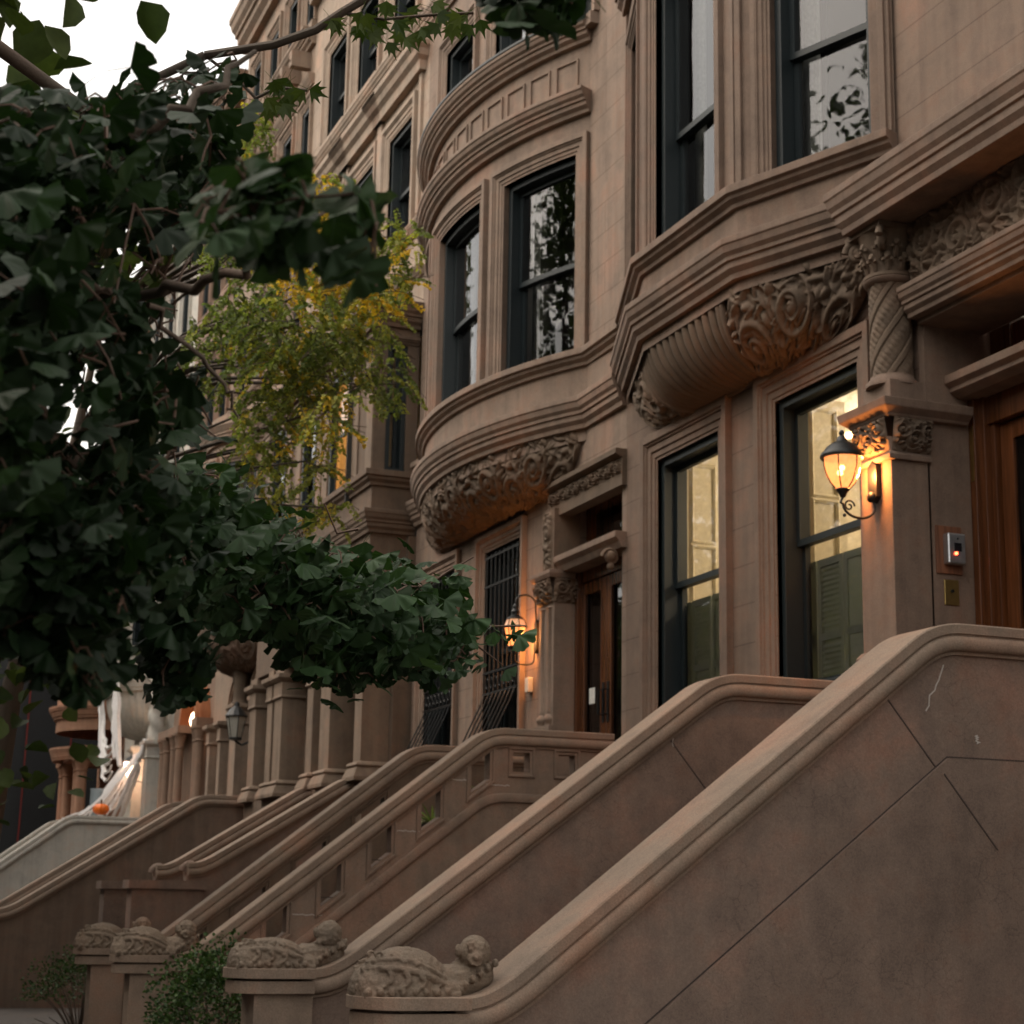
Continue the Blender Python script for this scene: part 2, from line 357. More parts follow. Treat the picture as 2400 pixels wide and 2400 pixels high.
M_door = wood('varnished door wood', (0.115,0.040,0.014)); M_redw = wood('red brown door wood', (0.16,0.03,0.012), .4)
M_brass = plain('aged brass', (0.45,0.32,0.12), .35, 1.0); M_steel = plain('brushed steel', (0.55,0.57,0.6), .3, .9)
M_lampg = plain('amber lamp glass', (0.9,0.5,0.22), .3, em=(1,.46,.19), es=1.25); M_lampg = bpy.data.materials.new('amber lamp glass'); _t, _N, _L = nodes(M_lampg)
_o = _N.new('ShaderNodeOutputMaterial'); _b = _N.new('ShaderNodeBsdfPrincipled'); _b.inputs['Base Color'].default_value = (.45,.25,.12,1); _b.inputs['Roughness'].default_value = .25
_b.inputs['Emission Color'].default_value = (1,.30,.09,1); _b.inputs['Emission Strength'].default_value = .85; _tr = _N.new('ShaderNodeBsdfTransparent'); _tr.inputs[0].default_value = (1,.8,.55,1)
_n = _N.new('ShaderNodeTexNoise'); _n.inputs['Scale'].default_value = 14; _tc = _N.new('ShaderNodeTexCoord'); _L.new(_tc.outputs['Object'], _n.inputs['Vector']); _r = ramp(_N, [(.3,(.12,.12,.12)),(.7,(.42,.42,.42))]); _L.new(_n.outputs[0], _r.inputs[0])
_m = _N.new('ShaderNodeMixShader'); _L.new(_r.outputs[0], _m.inputs[0]); _L.new(_b.outputs[0], _m.inputs[1]); _L.new(_tr.outputs[0], _m.inputs[2]); _L.new(_m.outputs[0], _o.inputs[0])
M_bulb = plain('lamp bulb', (1,.8,.5), .3, em=(1,.62,.3), es=11)
M_lampw = plain('warm white lamp glass', (0.9,0.6,0.4), .3, em=(1,.66,.42), es=3.0)
M_clear = glass_mat('lantern glass', (0.8,0.8,0.75)); M_paper = plain('white paper', (0.75,0.75,0.72), .8); M_led = plain('red indicator', (0.8,0.05,0.02), .4, em=(1,.06,.02), es=9)
M_pump = plain('orange pumpkin skin', (0.85,0.17,0.01), .45, noise=.2, nscale=9); M_web = plain('pale stretched cobweb', (0.72,0.70,0.69), .95)
M_bark = stone('grey brown bark', (0.10,0.075,0.055), var=.4); M_twig = plain('reddish twig', (0.085,0.045,0.028), .7)
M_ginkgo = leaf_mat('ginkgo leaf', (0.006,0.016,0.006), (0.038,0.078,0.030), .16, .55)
M_locust = leaf_mat('honey locust leaflet', (0.10,0.135,0.05), ((.45,(0.22,0.25,0.085)),(.72,(0.38,0.36,0.09)),(.88,(0.62,0.42,0.07)),(1.0,(0.74,0.46,0.06))), .36, .6)
M_maple = leaf_mat('maple leaf', (0.03,0.05,0.012), (0.075,0.10,0.022), .35, .5)
M_shrub = leaf_mat('boxwood leaf', (0.02,0.045,0.015), (0.06,0.11,0.03), .15, .45); M_strap = leaf_mat('strap leaf', (0.05,0.10,0.03), (0.35,0.42,0.22), .3, .4)
M_street = leaf_mat('street tree leaf', (0.03,0.05,0.018), (0.09,0.12,0.04), .25, .6)

# ------------------------------------------------------------------ ground
def ground(name, x0, x1, y0, y1, z, mat):
    mb = MB(); mb.add([(x0,y0,z),(x1,y0,z),(x1,y1,z),(x0,y1,z)], [(0,1,2,3)]); return tag(mb.build(name, mat, recalc=False), kind='structure')
ground('ground', -300, 300, -300, 300, -0.16, stone('earth', (0.09,0.075,0.055)))
ground('road', -300, 300, -18.6, -9.5, -0.15, stone('asphalt', (0.05,0.05,0.052), var=.25, stain=.2))
M_pave = stone('concrete pavement', (0.13,0.12,0.11), joints=(0, 1.5, 1.5), var=.15)
for nm, ya, yb in (('pavement', -9.5, 0.5), ('far_pavement', -23, -18.6)):
    mb = MB(); mb.box(-120, 60, ya, yb, -0.3, 0.0); tag(mb.build(nm, M_pave, bevel=.01), kind='structure')

# ------------------------------------------------------------------ profiles
def CAS(w=.25, r=.2, p=.065):    # window casing: u outward from the opening, v towards the street
    return [(0,-r),(0,-.005),(.025,-.005),(.03,.012),(.085*w/.25,.012),(.09*w/.25,.028),(.15*w/.25,.028),(.155*w/.25,.045),(.17*w/.25,.045),(.18*w/.25,p),(w,p),(w,-.02),(w-.02,-.02),(w-.02,-r)]
def CORN(zt, h, p):              # cornice profile for plan paths: (outward, z)
    return [(-.12,zt),(p,zt),(p,zt-.16*h),(p*.93,zt-.2*h),(p*.86,zt-.36*h),(p*.7,zt-.46*h),(p*.7,zt-.56*h),(p*.58,zt-.58*h),(p*.56,zt-.74*h),(p*.34,zt-.86*h),(p*.3,zt-h),(-.12,zt-h)]
def SILL(zt, h, p):
    return [(-.1,zt),(p,zt),(p,zt-.38*h),(p*.75,zt-.46*h),(p*.7,zt-.62*h),(p*.35,zt-.8*h),(p*.3,zt-h),(-.1,zt-h)]

def surfmap(S): return lambda p, v: S(p[0], p[1], v)

def windowset(house, S, s0, s1, z0, z1, trim, w=.25, casing=True, rail=.5, curtain=.45, shade=0.0, frame=None, guard=False, room=None, sill=True, depth=.2, glass=None, proud=.065, fd=.14):
    frame = frame or M_frame
    if casing:
        mb = MB(); path = [(s0, z0)] + [(s0, z1)] + [(x, z1) for x in cuts(s0, s1, S.step)[1:-1]] + [(s1, z1), (s1, z0)]
        mould(mb, path, CAS(w, depth, proud), surfmap(S)); 
        if sill: sbox(mb, S, s0-w*.9, s1+w*.9, z0-.14, z0, -.1, .10)
        mb.build('window_surround', trim, house, bevel=.004)
    mb = MB(); v0, v1 = -depth+.0, -depth+min(.10, fd*.7); f = .065
    sbox(mb, S, s0+.002, s0+f, z0, z1, -depth-fd, v1); sbox(mb, S, s1-f, s1-.002, z0, z1, -depth-fd, v1)
    sbox(mb, S, s0+f, s1-f, z1-f, z1-.002, -depth-fd, v1); sbox(mb, S, s0+f, s1-f, z0+.002, z0+f, -depth-fd, v1)
    wn = mb.build('window', frame, house, bevel=.003)
    zr = z0+(z1-z0)*rail; sm = MB(); a, b = s0+f, s1-f; g = .05
    for (q0, q1, va, vb) in ((zr-.03, z1-f, -depth-fd*.36, -depth-.01), (z0+f, zr+.03, -depth-fd*.75, -depth-fd*.43)):
        sbox(sm, S, a, a+g, q0, q1, va, vb); sbox(sm, S, b-g, b, q0, q1, va, vb)
        sbox(sm, S, a+g, b-g, q0, q0+.055, va, vb); sbox(sm, S, a+g, b-g, q1-.055, q1, va, vb)
    sm.build('sash', frame, wn)
    pm = MB()
    for (q0, q1, vv) in ((zr, z1-f-.03, -depth-.03), (z0+f+.03, zr, -depth-.085)):
        cs = cuts(a+g, b-g, S.step)
        for p, q in zip(cs[:-1], cs[1:]): pm.add([S(p,q0,vv), S(q,q0,vv), S(q,q1,vv), S(p,q1,vv)], [(0,1,2,3)])
    pm.build('pane', glass or M_glass, wn, recalc=False)
    # what is behind the glass
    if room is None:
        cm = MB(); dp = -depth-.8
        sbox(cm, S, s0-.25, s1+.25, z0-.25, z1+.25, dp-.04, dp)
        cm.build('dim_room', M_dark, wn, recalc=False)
    if curtain:
        cm = MB(); n = 26
        for (c0, c1) in ((s0+.03, s0+.03+(s1-s0)*curtain*.5), (s1-.03-(s1-s0)*curtain*.5, s1-.03)):
            cm.grid(lambda u, v, c0=c0, c1=c1: S(c0+(c1-c0)*u, z0+.02+(z1-z0-.04)*v, -depth-.24+.02*math.sin(u*PI*9)), n, 2)
        cm.build('curtain', M_curt, wn, smooth=60, recalc=False)
    if shade:
        cm = MB(); sbox(cm, S, s0+.07, s1-.07, z1-(z1-z0)*shade, z1-.02, -depth-.19, -depth-.18); cm.build('shade', M_shade, wn)
    if guard:
        gm = MB(); n = 8; gv = .03
        for k in range(n):
            s = s0+.08+(s1-s0-.16)*k/(n-1); pts = []
            for i in range(15):
                t = i/14; z = z0+.02+(z1-z0-.06)*t; h = z-z0
                bow = .0 if h > .62 else .30*(1-(h/.62))**0.9*(1 if h > .02 else .8)
                pts.append(S(s, z, gv-.03+bow))
            gm.tube(pts, .010, 5)
        for zz in (z0+.66, z0+.9, z1-.42, z1-.08): sbox(gm, S, s0+.02, s1-.02, zz-.012, zz+.012, gv-.045, gv-.02)
        for k in range(n-1):
            s = s0+.08+(s1-s0-.16)*(k+.5)/(n-1); c = [S(s+.035*math.cos(a_), z0+.78+.06*math.sin(a_), gv-.03) for a_ in np.linspace(0, 2*PI, 12)]
            gm.tube(c, .006, 4)
        gm.build('window_guard', M_iron, wn)
    return wn

# ------------------------------------------------------------------ carved relief
def carve_height(u, v, W, H, seed=1, nsp=None):
    """scrolls, leaves and berries; u, v in metres on a W x H patch; returns 0..1"""
    rnd = random.Random(seed); h = np.zeros_like(u)
    R = H*.33; n = nsp or max(1, int(round(W/(R*2.1))))
    cs = [((i+.5)*W/n, H*(.36 if i % 2 else .62), 1 if i % 2 else -1) for i in range(n)]
    for cx, cy, sg in cs:
        dx = u-cx; dy = v-cy; d = np.hypot(dx, dy)+1e-6; th = np.arctan2(dy, dx)
        k = np.clip((R-d)/(R*.12), 0, 1)
        sp = 0.5+0.5*np.cos(th*sg + 5.2*np.log(d/R+.12)*1.6); sp = sp**1.3
        h = np.maximum(h, k*(.25+.6*sp)); h = np.maximum(h, np.exp(-(d/(R*.24))**2)*1.0)
        pet = np.exp(-((d-R*1.16)/(R*.16))**2)*(.45+.45*np.cos(th*8+sg)); h = np.maximum(h, pet)
    # leaf sprays
    for _ in range(int(W*H*260)+6):
        cx = rnd.uniform(0, W); cy = rnd.uniform(0, H); a = rnd.uniform(0, PI); L = rnd.uniform(.35, .6)*R; wd = L*.33
        dx = u-cx; dy = v-cy; p = dx*math.cos(a)+dy*math.sin(a); q = -dx*math.sin(a)+dy*math.cos(a)
        g = np.exp(-(p/L)**2-(q/(wd*(1+.3*np.cos(p/L*9))))**2)*rnd.uniform(.4, .85)
        h = np.maximum(h, g*(.8+.2*np.cos(q/wd*4)))
    P = np.stack([u.ravel(), v.ravel(), 0*u.ravel()+seed], 1)
    nz = noise3(P, seed, 34).reshape(u.shape)
    h = np.clip((h-.12)*1.25, 0, 1)**.8; return np.clip(h*.95+nz*.10, 0, 1.1)

def carved(mb, mp, W, H, amp, nu, nv, seed=1, nsp=None, fade=True):
    """mp(u01, v01, h) -> point"""
    U, V = np.meshgrid(np.linspace(0, 1, nu+1), np.linspace(0, 1, nv+1))
    h = carve_height(U*W, V*H, W, H, seed, nsp)*amp
    if fade:
        e = np.minimum(np.minimum(U, 1-U)*W, np.minimum(V, 1-V)*H); h = h*np.clip(e/.02, 0, 1)
    vs = [mp(U[j, i], V[j, i], h[j, i]) for j in range(nv+1) for i in range(nu+1)]; Wd = nu+1
    mb.add(vs, [(j*Wd+i, j*Wd+i+1, (j+1)*Wd+i+1, (j+1)*Wd+i) for j in range(nv) for i in range(nu)])

def spiral(c, r0, turns, ax, bx, n=40, tight=.16, flip=1):
    out = []
    for i in range(n+1):
        t = i/n; a = flip*2*PI*turns*t; r = r0*(1-t)+r0*tight*t
        out.append(Vector(c) + Vector(ax)*r*math.cos(a) + Vector(bx)*r*math.sin(a))
    return out

def capital(house, x, y, z0, z1, r, mat, name='capital', seed=1):
    """leafy capital with corner volutes on a round or square neck"""
    mb = MB(); H = z1-z0
    mb.lathe([(r*1.15,0),(r*1.25,.03*H),(r*1.25,.09*H),(r*1.02,.12*H),(r*1.02,.2*H),(r*1.1,.5*H),(r*1.45,.86*H),(r*1.5,.9*H)], (x, y, z0), 20)
    mb.box(x-r*1.5, x+r*1.5, y-r*1.5, y+r*1.5, z0+.9*H, z1)
    rnd = random.Random(seed)
    for k in range(4):
        a = PI/4+k*PI/2; dx, dy = math.cos(a), math.sin(a); c = (x+dx*r*1.5, y+dy*r*1.5, z0+.70*H)
        mb.tube(spiral(c, .25*H, 1.6, (dx,dy,0), (0,0,1), 22), .075*H, 8); mb.ball(c, .10*H, 8)
    for row, (zz, rr, nn) in enumerate(((.24, 1.08, 10), (.48, 1.22, 10))):
        for k in range(nn):
            a = 2*PI*(k+.5*row)/nn; dx, dy = math.cos(a), math.sin(a)
            pts = [(x+dx*r*(rr-.08), y+dy*r*(rr-.08), z0+(zz-.1)*H), (x+dx*r*(rr+.05), y+dy*r*(rr+.05), z0+(zz+.08)*H), (x+dx*r*(rr+.28), y+dy*r*(rr+.28), z0+(zz+.17)*H), (x+dx*r*(rr+.36), y+dy*r*(rr+.36), z0+(zz+.09)*H)]
            mb.tube(pts, [.05*H,.075*H,.06*H,.03*H], 6)
            for q in (-1, 1): mb.ball((x+dx*r*(rr+.2)-dy*q*.2*r, y+dy*r*(rr+.2)+dx*q*.2*r, z0+(zz+.08)*H), .045*H, 6)
    return mb.build(name, mat, house, smooth=50)

def twisted_column(house, x, y, z0, z1, r, mat):
    mb = MB(); nu, nv = 160, 200; H = z1-z0
    def fn(u, v):
        a = 2*PI*u; z = z0+H*v; ph = (a*4/(2*PI) - z/(r*2.2)) % 1.0
        rr = r
        if ph < .26: rr += .006*min(1, min(ph, .26-ph)/.04) - .0     # plain band
        else:
            q = (ph-.26)/.74; al = (z*18+a*1.1)
            rr += .015*max(0, math.sin(q*PI))*(.25+.75*abs(math.sin(al*4.2+q*5))*(.5+.5*abs(math.cos(q*7)))) - .005
        if abs(ph-.26) < .02 or ph > .985 or ph < .012: rr -= .006
        return (x+rr*math.cos(a), y+rr*math.sin(a), z)
    mb.grid(fn, nu, nv, closed_u=True)
    return mb.build('twisted_column', mat, house, smooth=60)

def square_pier(house, x0, x1, y0, y1, z0, z1, mat, cap=None, name='pier', base=True):
    """plain shaft with moulded base and cap"""
    mb = MB(); mb.box(x0, x1, y0, y1, z0, z1)
    cx = [(x0,y1),(x0,y0),(x1,y0),(x1,y1)][::-1]
    if base:
        mould(mb, cx, [(-.02,z0),(.11,z0),(.11,z0+.05),(.07,z0+.15),(.05,z0+.17),(.075,z0+.2),(.05,z0+.235),(.012,z0+.25),(-.02,z0+.25)], PLAN)
    if cap:
        c0 = cap
        mould(mb, cx, [(-.02,c0),(.02,c0),(.035,c0+.02),(.02,c0+.05),(.02,c0+.24),(.05,c0+.26),(.09,c0+.30),(.09,c0+.36),(-.02,c0+.36)], PLAN)
    return mb.build(name, mat, house, bevel=.005)
# ================================================================== HOUSE 1: angular bay, twisted column
H1 = thing('townhouse', (-12, 0, 0), 'nearest brownstone house, with an angular bay over a ribbed corbel and two lit parlour windows', 'house', 'brownstone row houses')
XL1, XR1 = -15.35, -8.2
w1 = (-14.68, -13.48, 3.28, 5.71); w2 = (-12.49, -11.24, 3.28, 5.71)
mb = MB()
wall(mb, WALL, XL1, -10.34, 0, 6.5, [w1, w2]); wall(mb, WALL, XL1, XR1, 6.5, 16.2, [(-14.7, -10.75, 7.1, 10.4)])
mb.box(XL1, XR1, 9.0, 9.2, 0, 16.2); mb.box(XL1, XR1, .3, 9, 16.0, 16.2)
mb.build('wall', M_h1, H1, recalc=False)
for wd in (w1, w2): pass
def shutters(wn, X0, X1):
    # closed lower louvred leaves just behind the glass and a folded panelled upper leaf on the far jamb
    mb = MB(); yy = .30; zt = 4.38; n = 4; W = (X1-X0+.34)/n; xs = X0-.28
    for k in range(n):
        a = xs+k*W+.006; b = a+W-.012
        mb.box(a, a+.05, yy, yy+.03, 3.2, zt); mb.box(b-.05, b, yy, yy+.03, 3.2, zt)
        for z in (3.2, 3.72, zt-.06): mb.box(a+.05, b-.05, yy, yy+.03, z, z+.06)
        if k % 2:
            for i in range(26):
                z = 3.28+i*.042
                if 3.68 < z < 3.79: continue
                mb.add([(a+.05,yy,z),(b-.05,yy,z),(b-.05,yy+.028,z+.03),(a+.05,yy+.028,z+.03)], [(0,1,2,3)])
            mb.box(a+.05, b-.05, yy+.029, yy+.034, 3.2, zt)
        else: mb.box(a+.05, b-.05, yy+.012, yy+.02, 3.24, zt-.03)
    mb.build('shutter', M_shut, wn)
    mb = MB(); x = X0-.20; y0, y1 = .36, .80          # panelled leaf folded against the far jamb, facing +x
    mb.box(x-.03, x, y0, y1, 4.3, 5.86)
    for (za, zb) in ((4.42, 4.95), (5.03, 5.74)):
        yy0, yy1 = y0+.12, y1-.12
        mould(mb, [(yy0,za),(yy1,za),(yy1,zb),(yy0,zb)], [(-.0,x-.005),(.0,x+.014),(-.02,x+.032),(-.04,x+.012),(-.055,x-.005)], lambda p, v: (v, p[0], p[1]), closed=True)
    mb.build('shutter', M_room, wn, bevel=.003)
def room_box(X0, X1, z0, z1, y0, y1, mat):
    mb = MB()
    mb.add([(X0,y1,z0),(X1,y1,z0),(X1,y1,z1),(X0,y1,z1)], [(0,1,2,3)]); mb.add([(X0,y0,z0),(X0,y1,z0),(X0,y1,z1),(X0,y0,z1)], [(0,1,2,3)])
    mb.add([(X1,y0,z0),(X1,y1,z0),(X1,y1,z1),(X1,y0,z1)], [(3,2,1,0)]); mb.add([(X0,y0,z1),(X1,y0,z1),(X1,y1,z1),(X0,y1,z1)], [(0,1,2,3)])
    mb.add([(X0,y0,z0),(X1,y0,z0),(X1,y1,z0),(X0,y1,z0)], [(3,2,1,0)])
    return mb
def plight(name, loc, power, col=(1,.62,.28), r=.05):
    l = bpy.data.lights.new(name, 'POINT'); l.energy = power; l.color = col; l.shadow_soft_size = r
    o = bpy.data.objects.new(name, l); COL.objects.link(o); o.location = loc; return o
for (X0, X1, za, zb) in (w1, w2):
    wn = windowset(H1, WALL, X0, X1, za, zb, M_h1t, rail=.51, curtain=0, room=True, depth=.14)
    shutters(wn, X0, X1)
mb = room_box(-15.2, -10.6, 2.6, 6.15, .29, 4.8, M_room)
# back wall cornice and a picture rail so that the room reads as a room
mb.box(-15.2, -10.6, 4.68, 4.8, 5.9, 6.15); mb.box(-15.2, -10.6, 4.72, 4.8, 3.4, 3.46)
mb.build('lit_room', M_room, H1, recalc=False)
mb = MB(); mb.box(-12.05, -11.55, 3.6, 3.68, 4.0, 4.7); mb.build('picture_frame', wood('picture frame wood', (0.25,0.11,0.03)), H1)
dl = MB()
for x, y in ((-13.2, 1.6), (-12.9, 2.7), (-14.5, 2.0), (-11.5, 1.3)): dl.lathe([(.001,0),(.07,0),(.07,.02),(.001,.02)], (x, y, 6.125), 16)
dl.build('downlight', M_bulb, H1)
for i, (x, y) in enumerate(((-13.6, 1.9), (-11.9, 1.7))): plight('room_light', (x, y, 5.6), 23, (1, .80, .57), .10).parent = None

# --- second floor bay: plan polygon (face), left splay, front, right splay
Bp = [(-15.32, -.02), (-13.80, -.57), (-12.05, -.57), (-10.60, -.02)]
SL = Flat(Bp[0], Bp[1]); SF = Flat(Bp[1], Bp[2]); SR = Flat(Bp[2], Bp[3])
mb = MB(); ZB0, ZB1 = 6.45, 10.9
wL = (.35, 1.25, 7.32, 10.0); wF = (.24, 1.36, 7.32, 10.0); wR = (.36, 1.33, 7.32, 10.0)
for S, wv in ((SL, wL), (SF, wF), (SR, wR)): wall(mb, S, 0, S.L, ZB0, ZB1, [wv])
mb.add([(p[0], p[1], ZB1) for p in Bp], [(0,1,2,3)])
mb.build('bay', stone('brownstone bay near house', BS1), H1, recalc=False)
pathB = [(p[0], p[1]) for p in Bp][::-1]
for nm, pr in (('bay_sill', SILL(7.32, .17, .12)), ('bay_cornice', CORN(6.86, .32, .17)), ('bay_top_cornice', CORN(10.9, .35, .2))):
    mb = MB(); mould(mb, pathB, pr, PLAN); mb.build(nm, M_h1t, H1, bevel=.004)
for S, wv, sh in ((SL, wL, .3), (SF, wF, .0), (SR, wR, .3)):
    windowset(H1, S, *wv, M_h1t, w=.17, rail=.40, curtain=.35, shade=sh, sill=False, depth=.16, proud=.05)
# corner strips of the bay (thin paired fillets)
for S, a in ((SF, .0), (SF, SF.L-.07), (SR, 0), (SR, SR.L-.08), (SL, 0.02), (SL, SL.L-.07)):
    mb = MB(); sbox(mb, S, a+.004, a+.066, 7.321, 10.55, -.02, .03); mb.build('pilaster_strip', M_h1t, H1, bevel=.004)
# corbel: quarter round from the bay down to the wall; ribbed centre, carved ends
def corb(path, xc, kx, zt, zb, S=None):
    """returns fn(a,t,h): a along the path, t 0 top..1 bottom"""
    P = [Vector(p) for p in path]; Ls = [0]
    for i in range(1, len(P)): Ls.append(Ls[-1]+(P[i]-P[i-1]).length)
    def pos(a):
        d = a*Ls[-1]
        for i in range(1, len(P)):
            if d <= Ls[i]+1e-9:
                f = (d-Ls[i-1])/(Ls[i]-Ls[i-1]); return P[i-1].lerp(P[i], f)
        return P[-1]
    def fn(a, t, h=0.0):
        p = pos(a); ph = t*PI/2; out = math.cos(ph)**.85 if t < 1 else 0
        q = Vector((xc+(p.x-xc)*(kx+(1-kx)*out), p.y*out + .03*(1-out)))
        z = zt-(zt-zb)*math.sin(ph)
        n = Vector(((p.x-xc)*.12, -1.0*max(.25, out), -math.sin(ph))).normalized()
        return (q.x+n.x*h, q.y+n.y*h, z+n.z*h)
    return fn, Ls[-1]
inset = [(-15.0, -.06), (-13.72, -.52), (-12.1, -.52), (-10.85, -.06)]
cf, LB = corb(inset, -12.95, .62, 6.54, 5.98)
mb = MB(); a0, a1 = .20, .625
def ribf(u, v):
    a = a0+(a1-a0)*u; k = abs(math.sin(u*PI*15)); return cf(a, v, .052*(k**.5)*(1-.5*v))
mb.grid(ribf, 240, 20)
for aa in (a0, a1):
    pts = [cf(aa, t/14, .02) for t in range(15)]; mb.tube(pts, .03, 8)
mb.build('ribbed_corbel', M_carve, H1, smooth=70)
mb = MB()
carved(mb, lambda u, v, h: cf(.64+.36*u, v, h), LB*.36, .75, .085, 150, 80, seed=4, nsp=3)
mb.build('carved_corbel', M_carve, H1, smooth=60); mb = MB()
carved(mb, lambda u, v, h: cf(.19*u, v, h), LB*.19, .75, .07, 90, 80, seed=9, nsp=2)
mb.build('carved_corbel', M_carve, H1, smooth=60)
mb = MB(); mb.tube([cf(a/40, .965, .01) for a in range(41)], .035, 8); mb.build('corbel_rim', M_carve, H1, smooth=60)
mb = MB(); mb.add([cf(i/30, 0, 0) for i in range(31)] + [(-10.85, 0.0, 6.54), (-15.0, 0.0, 6.54)], [tuple(range(33))]); mb.build('corbel_soffit', M_carve, H1, recalc=False)

# --- entrance: pier, carved cap, twisted column, entablature, recess
px0, px1, py = -10.72, -10.33, -.32
mb = MB(); mb.box(px0, px1, py, 0.0, 2.3, 4.74)
mould(mb, [(px1,0),(px1,py),(px0,py),(px0,0)], [(-.02,3.2),(.05,3.2),(.05,3.34),(.02,3.38),(-.02,3.38)], PLAN)
mould(mb, [(px1,0),(px1,py),(px0,py),(px0,0)], [(-.02,4.70),(.03,4.70),(.035,4.735),(.01,4.76),(-.02,4.76)], PLAN)
mb.build('entrance_pier', M_h1t, H1, bevel=.006)
mb = MB()      # carved band of the pier cap
carved(mb, lambda u, v, h: (px0+(px1-px0)*u, py-.01-h-.04*v, 4.76+.24*v), .39, .24, .06, 50, 34, seed=3, nsp=3)
carved(mb, lambda u, v, h: (px1+.01+h+.04*v, py+(-py)*u, 4.76+.24*v), .32, .24, .06, 44, 34, seed=5, nsp=3)
mb.build('carved_pier_cap', M_carve, H1, smooth=60)
mb = MB(); mould(mb, [(px1,.3),(px1,py),(px0,py),(px0,0)], [(-.3,5.0),(.05,5.0),(.06,5.02),(.11,5.06),(.12,5.12),(-.3,5.12)], PLAN)
mb.box(px0+.02, px1-.02, py+.02, 0, 5.12, 5.30); mb.build('pier_block', M_h1t, H1, bevel=.006)
ccx, ccy = -10.53, -.16
twisted_column(H1, ccx, ccy, 5.30, 6.06, .148, M_carve)
mb = MB(); mb.lathe([(.19,0),(.19,.03),(.16,.06),(.155,.08)], (ccx, ccy, 5.28), 28); mb.build('column_ring', M_h1t, H1, smooth=50); mb = MB(); mb.lathe([(.15,0),(.185,.02),(.19,.04),(.16,.06)], (ccx, ccy, 6.04), 28); mb.build('column_ring', M_h1t, H1, smooth=50)
capital(H1, ccx, ccy, 6.08, 6.46, .15, M_carve, seed=2)
# porch entablature, reaching right across the doorway
mb = MB(); mould(mb, [(XR1-.2,-.05),(XR1-.2,-.40),(-10.66,-.40),(-10.66,.0)], CORN(6.80, .34, .14), PLAN); mb.box(-10.7, XR1-.18, -.42, 0, 6.47, 6.82)
mb.build('porch_cornice', M_h1t, H1, bevel=.005)
mb = MB(); carved(mb, lambda u, v, h: (-10.34+2.0*u, -.10-h, 5.98+.5*v), 2.0, .5, .06, 220, 60, seed=12, nsp=5); mb.build('carved_frieze', M_carve, H1, smooth=60)
mb = MB(); mb.box(-10.36, XR1, -.09, .30, 5.96, 6.5); mould(mb, [(XR1,-.09),(-10.36,-.09)], CORN(5.98, .22, .13), PLAN); mb.box(-10.34, XR1, -.06, .5, 5.72, 5.95)
mb.build('door_architrave', M_h1t, H1, bevel=.005)
mb = MB(); mb.box(-10.40, -10.33, -.02, 1.2, 2.3, 5.9); mb.box(-10.33, XR1, 1.16, 1.3, 2.3, 6.0)
mb.build('entrance_recess', M_h1t, H1)
mb = MB(); mould(mb, [(XR1,.30),(-10.327,.30)], [(-.6,5.36),(.16,5.36),(.16,5.30),(.12,5.27),(.12,5.24),(.05,5.20),(-.6,5.20)], PLAN); mb.build('door_lintel', M_h1t, H1, bevel=.005)
# door, jamb, hinge strip, glazed leaf, transom
mb = MB(); mb.box(-10.33, -10.20, .37, .5, 2.5, 5.2); mb.box(-10.33, -10.26, .33, .38, 2.5, 5.2); mb.box(-10.33, XR1, .40, .5, 5.0, 5.2); mb.box(-10.20, -10.15, .42, .5, 2.5, 5.0)
mb.box(-10.33, -10.1, .55, .62, 5.36, 5.75); mb.box(-10.33, XR1, .56, .62, 5.36, 5.46)
mb.build('door_frame', M_door, H1, bevel=.006)
mb = MB(); X0, X1 = -10.14, -9.24
for a, b in ((X0, X0+.14), (X1-.14, X1)): mb.box(a, b, .46, .51, 2.5, 4.99)
mb.box(X0+.14, X1-.14, .46, .51, 4.86, 4.99); mb.box(X0+.14, X1-.14, .46, .51, 2.5, 3.1); mb.box(X0+.14, X1-.14, .47, .5, 3.1, 3.14)
dr = mb.build('door', M_door, H1, bevel=.006)
mb = MB(); mb.add([(X0+.14,.485,3.1),(X1-.14,.485,3.1),(X1-.14,.485,4.86),(X0+.14,.485,4.86)], [(0,1,2,3)]); mb.build('pane', M_glassd, dr, recalc=False)
mb = MB(); mb.box(-9.22, -8.3, .46, .51, 2.5, 4.99); mb.build('door', M_door, H1, bevel=.006)
mb = MB(); mb.box(-10.3, -8.4, .58, .6, 5.46, 5.75); mb.build('transom_panel', M_redw, H1)
mb = MB(); mb.box(-10.31, -10.275, .328, .334, 4.6, 5.0); mb.build('brass_hinge', M_brass, H1)
mb = MB(); mb.box(XR1, XR1+.02, -.02, 1.2, 0, 6.0); mb.box(-10.3, XR1, 0, 1.2, 2.3, 2.5); mb.build('threshold', M_h1t, H1)

# intercom and bell plate on the recess wall
ic = thing('intercom', (-10.33, .12, 4.0), 'small steel intercom with a red light beside the nearest door', 'intercom')
mb = MB(); mb.box(-10.333, -10.315, .02, .23, 3.92, 4.26); mb.build('mounting_board', wood('intercom board wood', (0.2,0.08,0.04), .6), ic, bevel=.003)
mb = MB(); mb.box(-10.315, -10.25, .07, .22, 3.98, 4.20); mb.build('housing', M_steel, ic, bevel=.012)
mb = MB(); mb.box(-10.25, -10.246, .12, .18, 4.07, 4.13); mb.build('screen', plain('black screen', (0.01,0.01,0.012), .2), ic)
mb = MB(); mb.ball((-10.247, .135, 4.055), .011, 10); mb.build('indicator_light', M_led, ic)
mb = MB(); mb.ball((-10.247, .15, 4.16), .008, 8); mb.build('camera_eye', M_iron, ic)
bp_ = thing('bell_plate', (-10.33, .14, 3.8), 'old brass bell plate below the intercom', 'doorbell')
mb = MB(); mb.box(-10.333, -10.322, .08, .20, 3.70, 3.88); mb.build('plate', M_brass, bp_, bevel=.004)
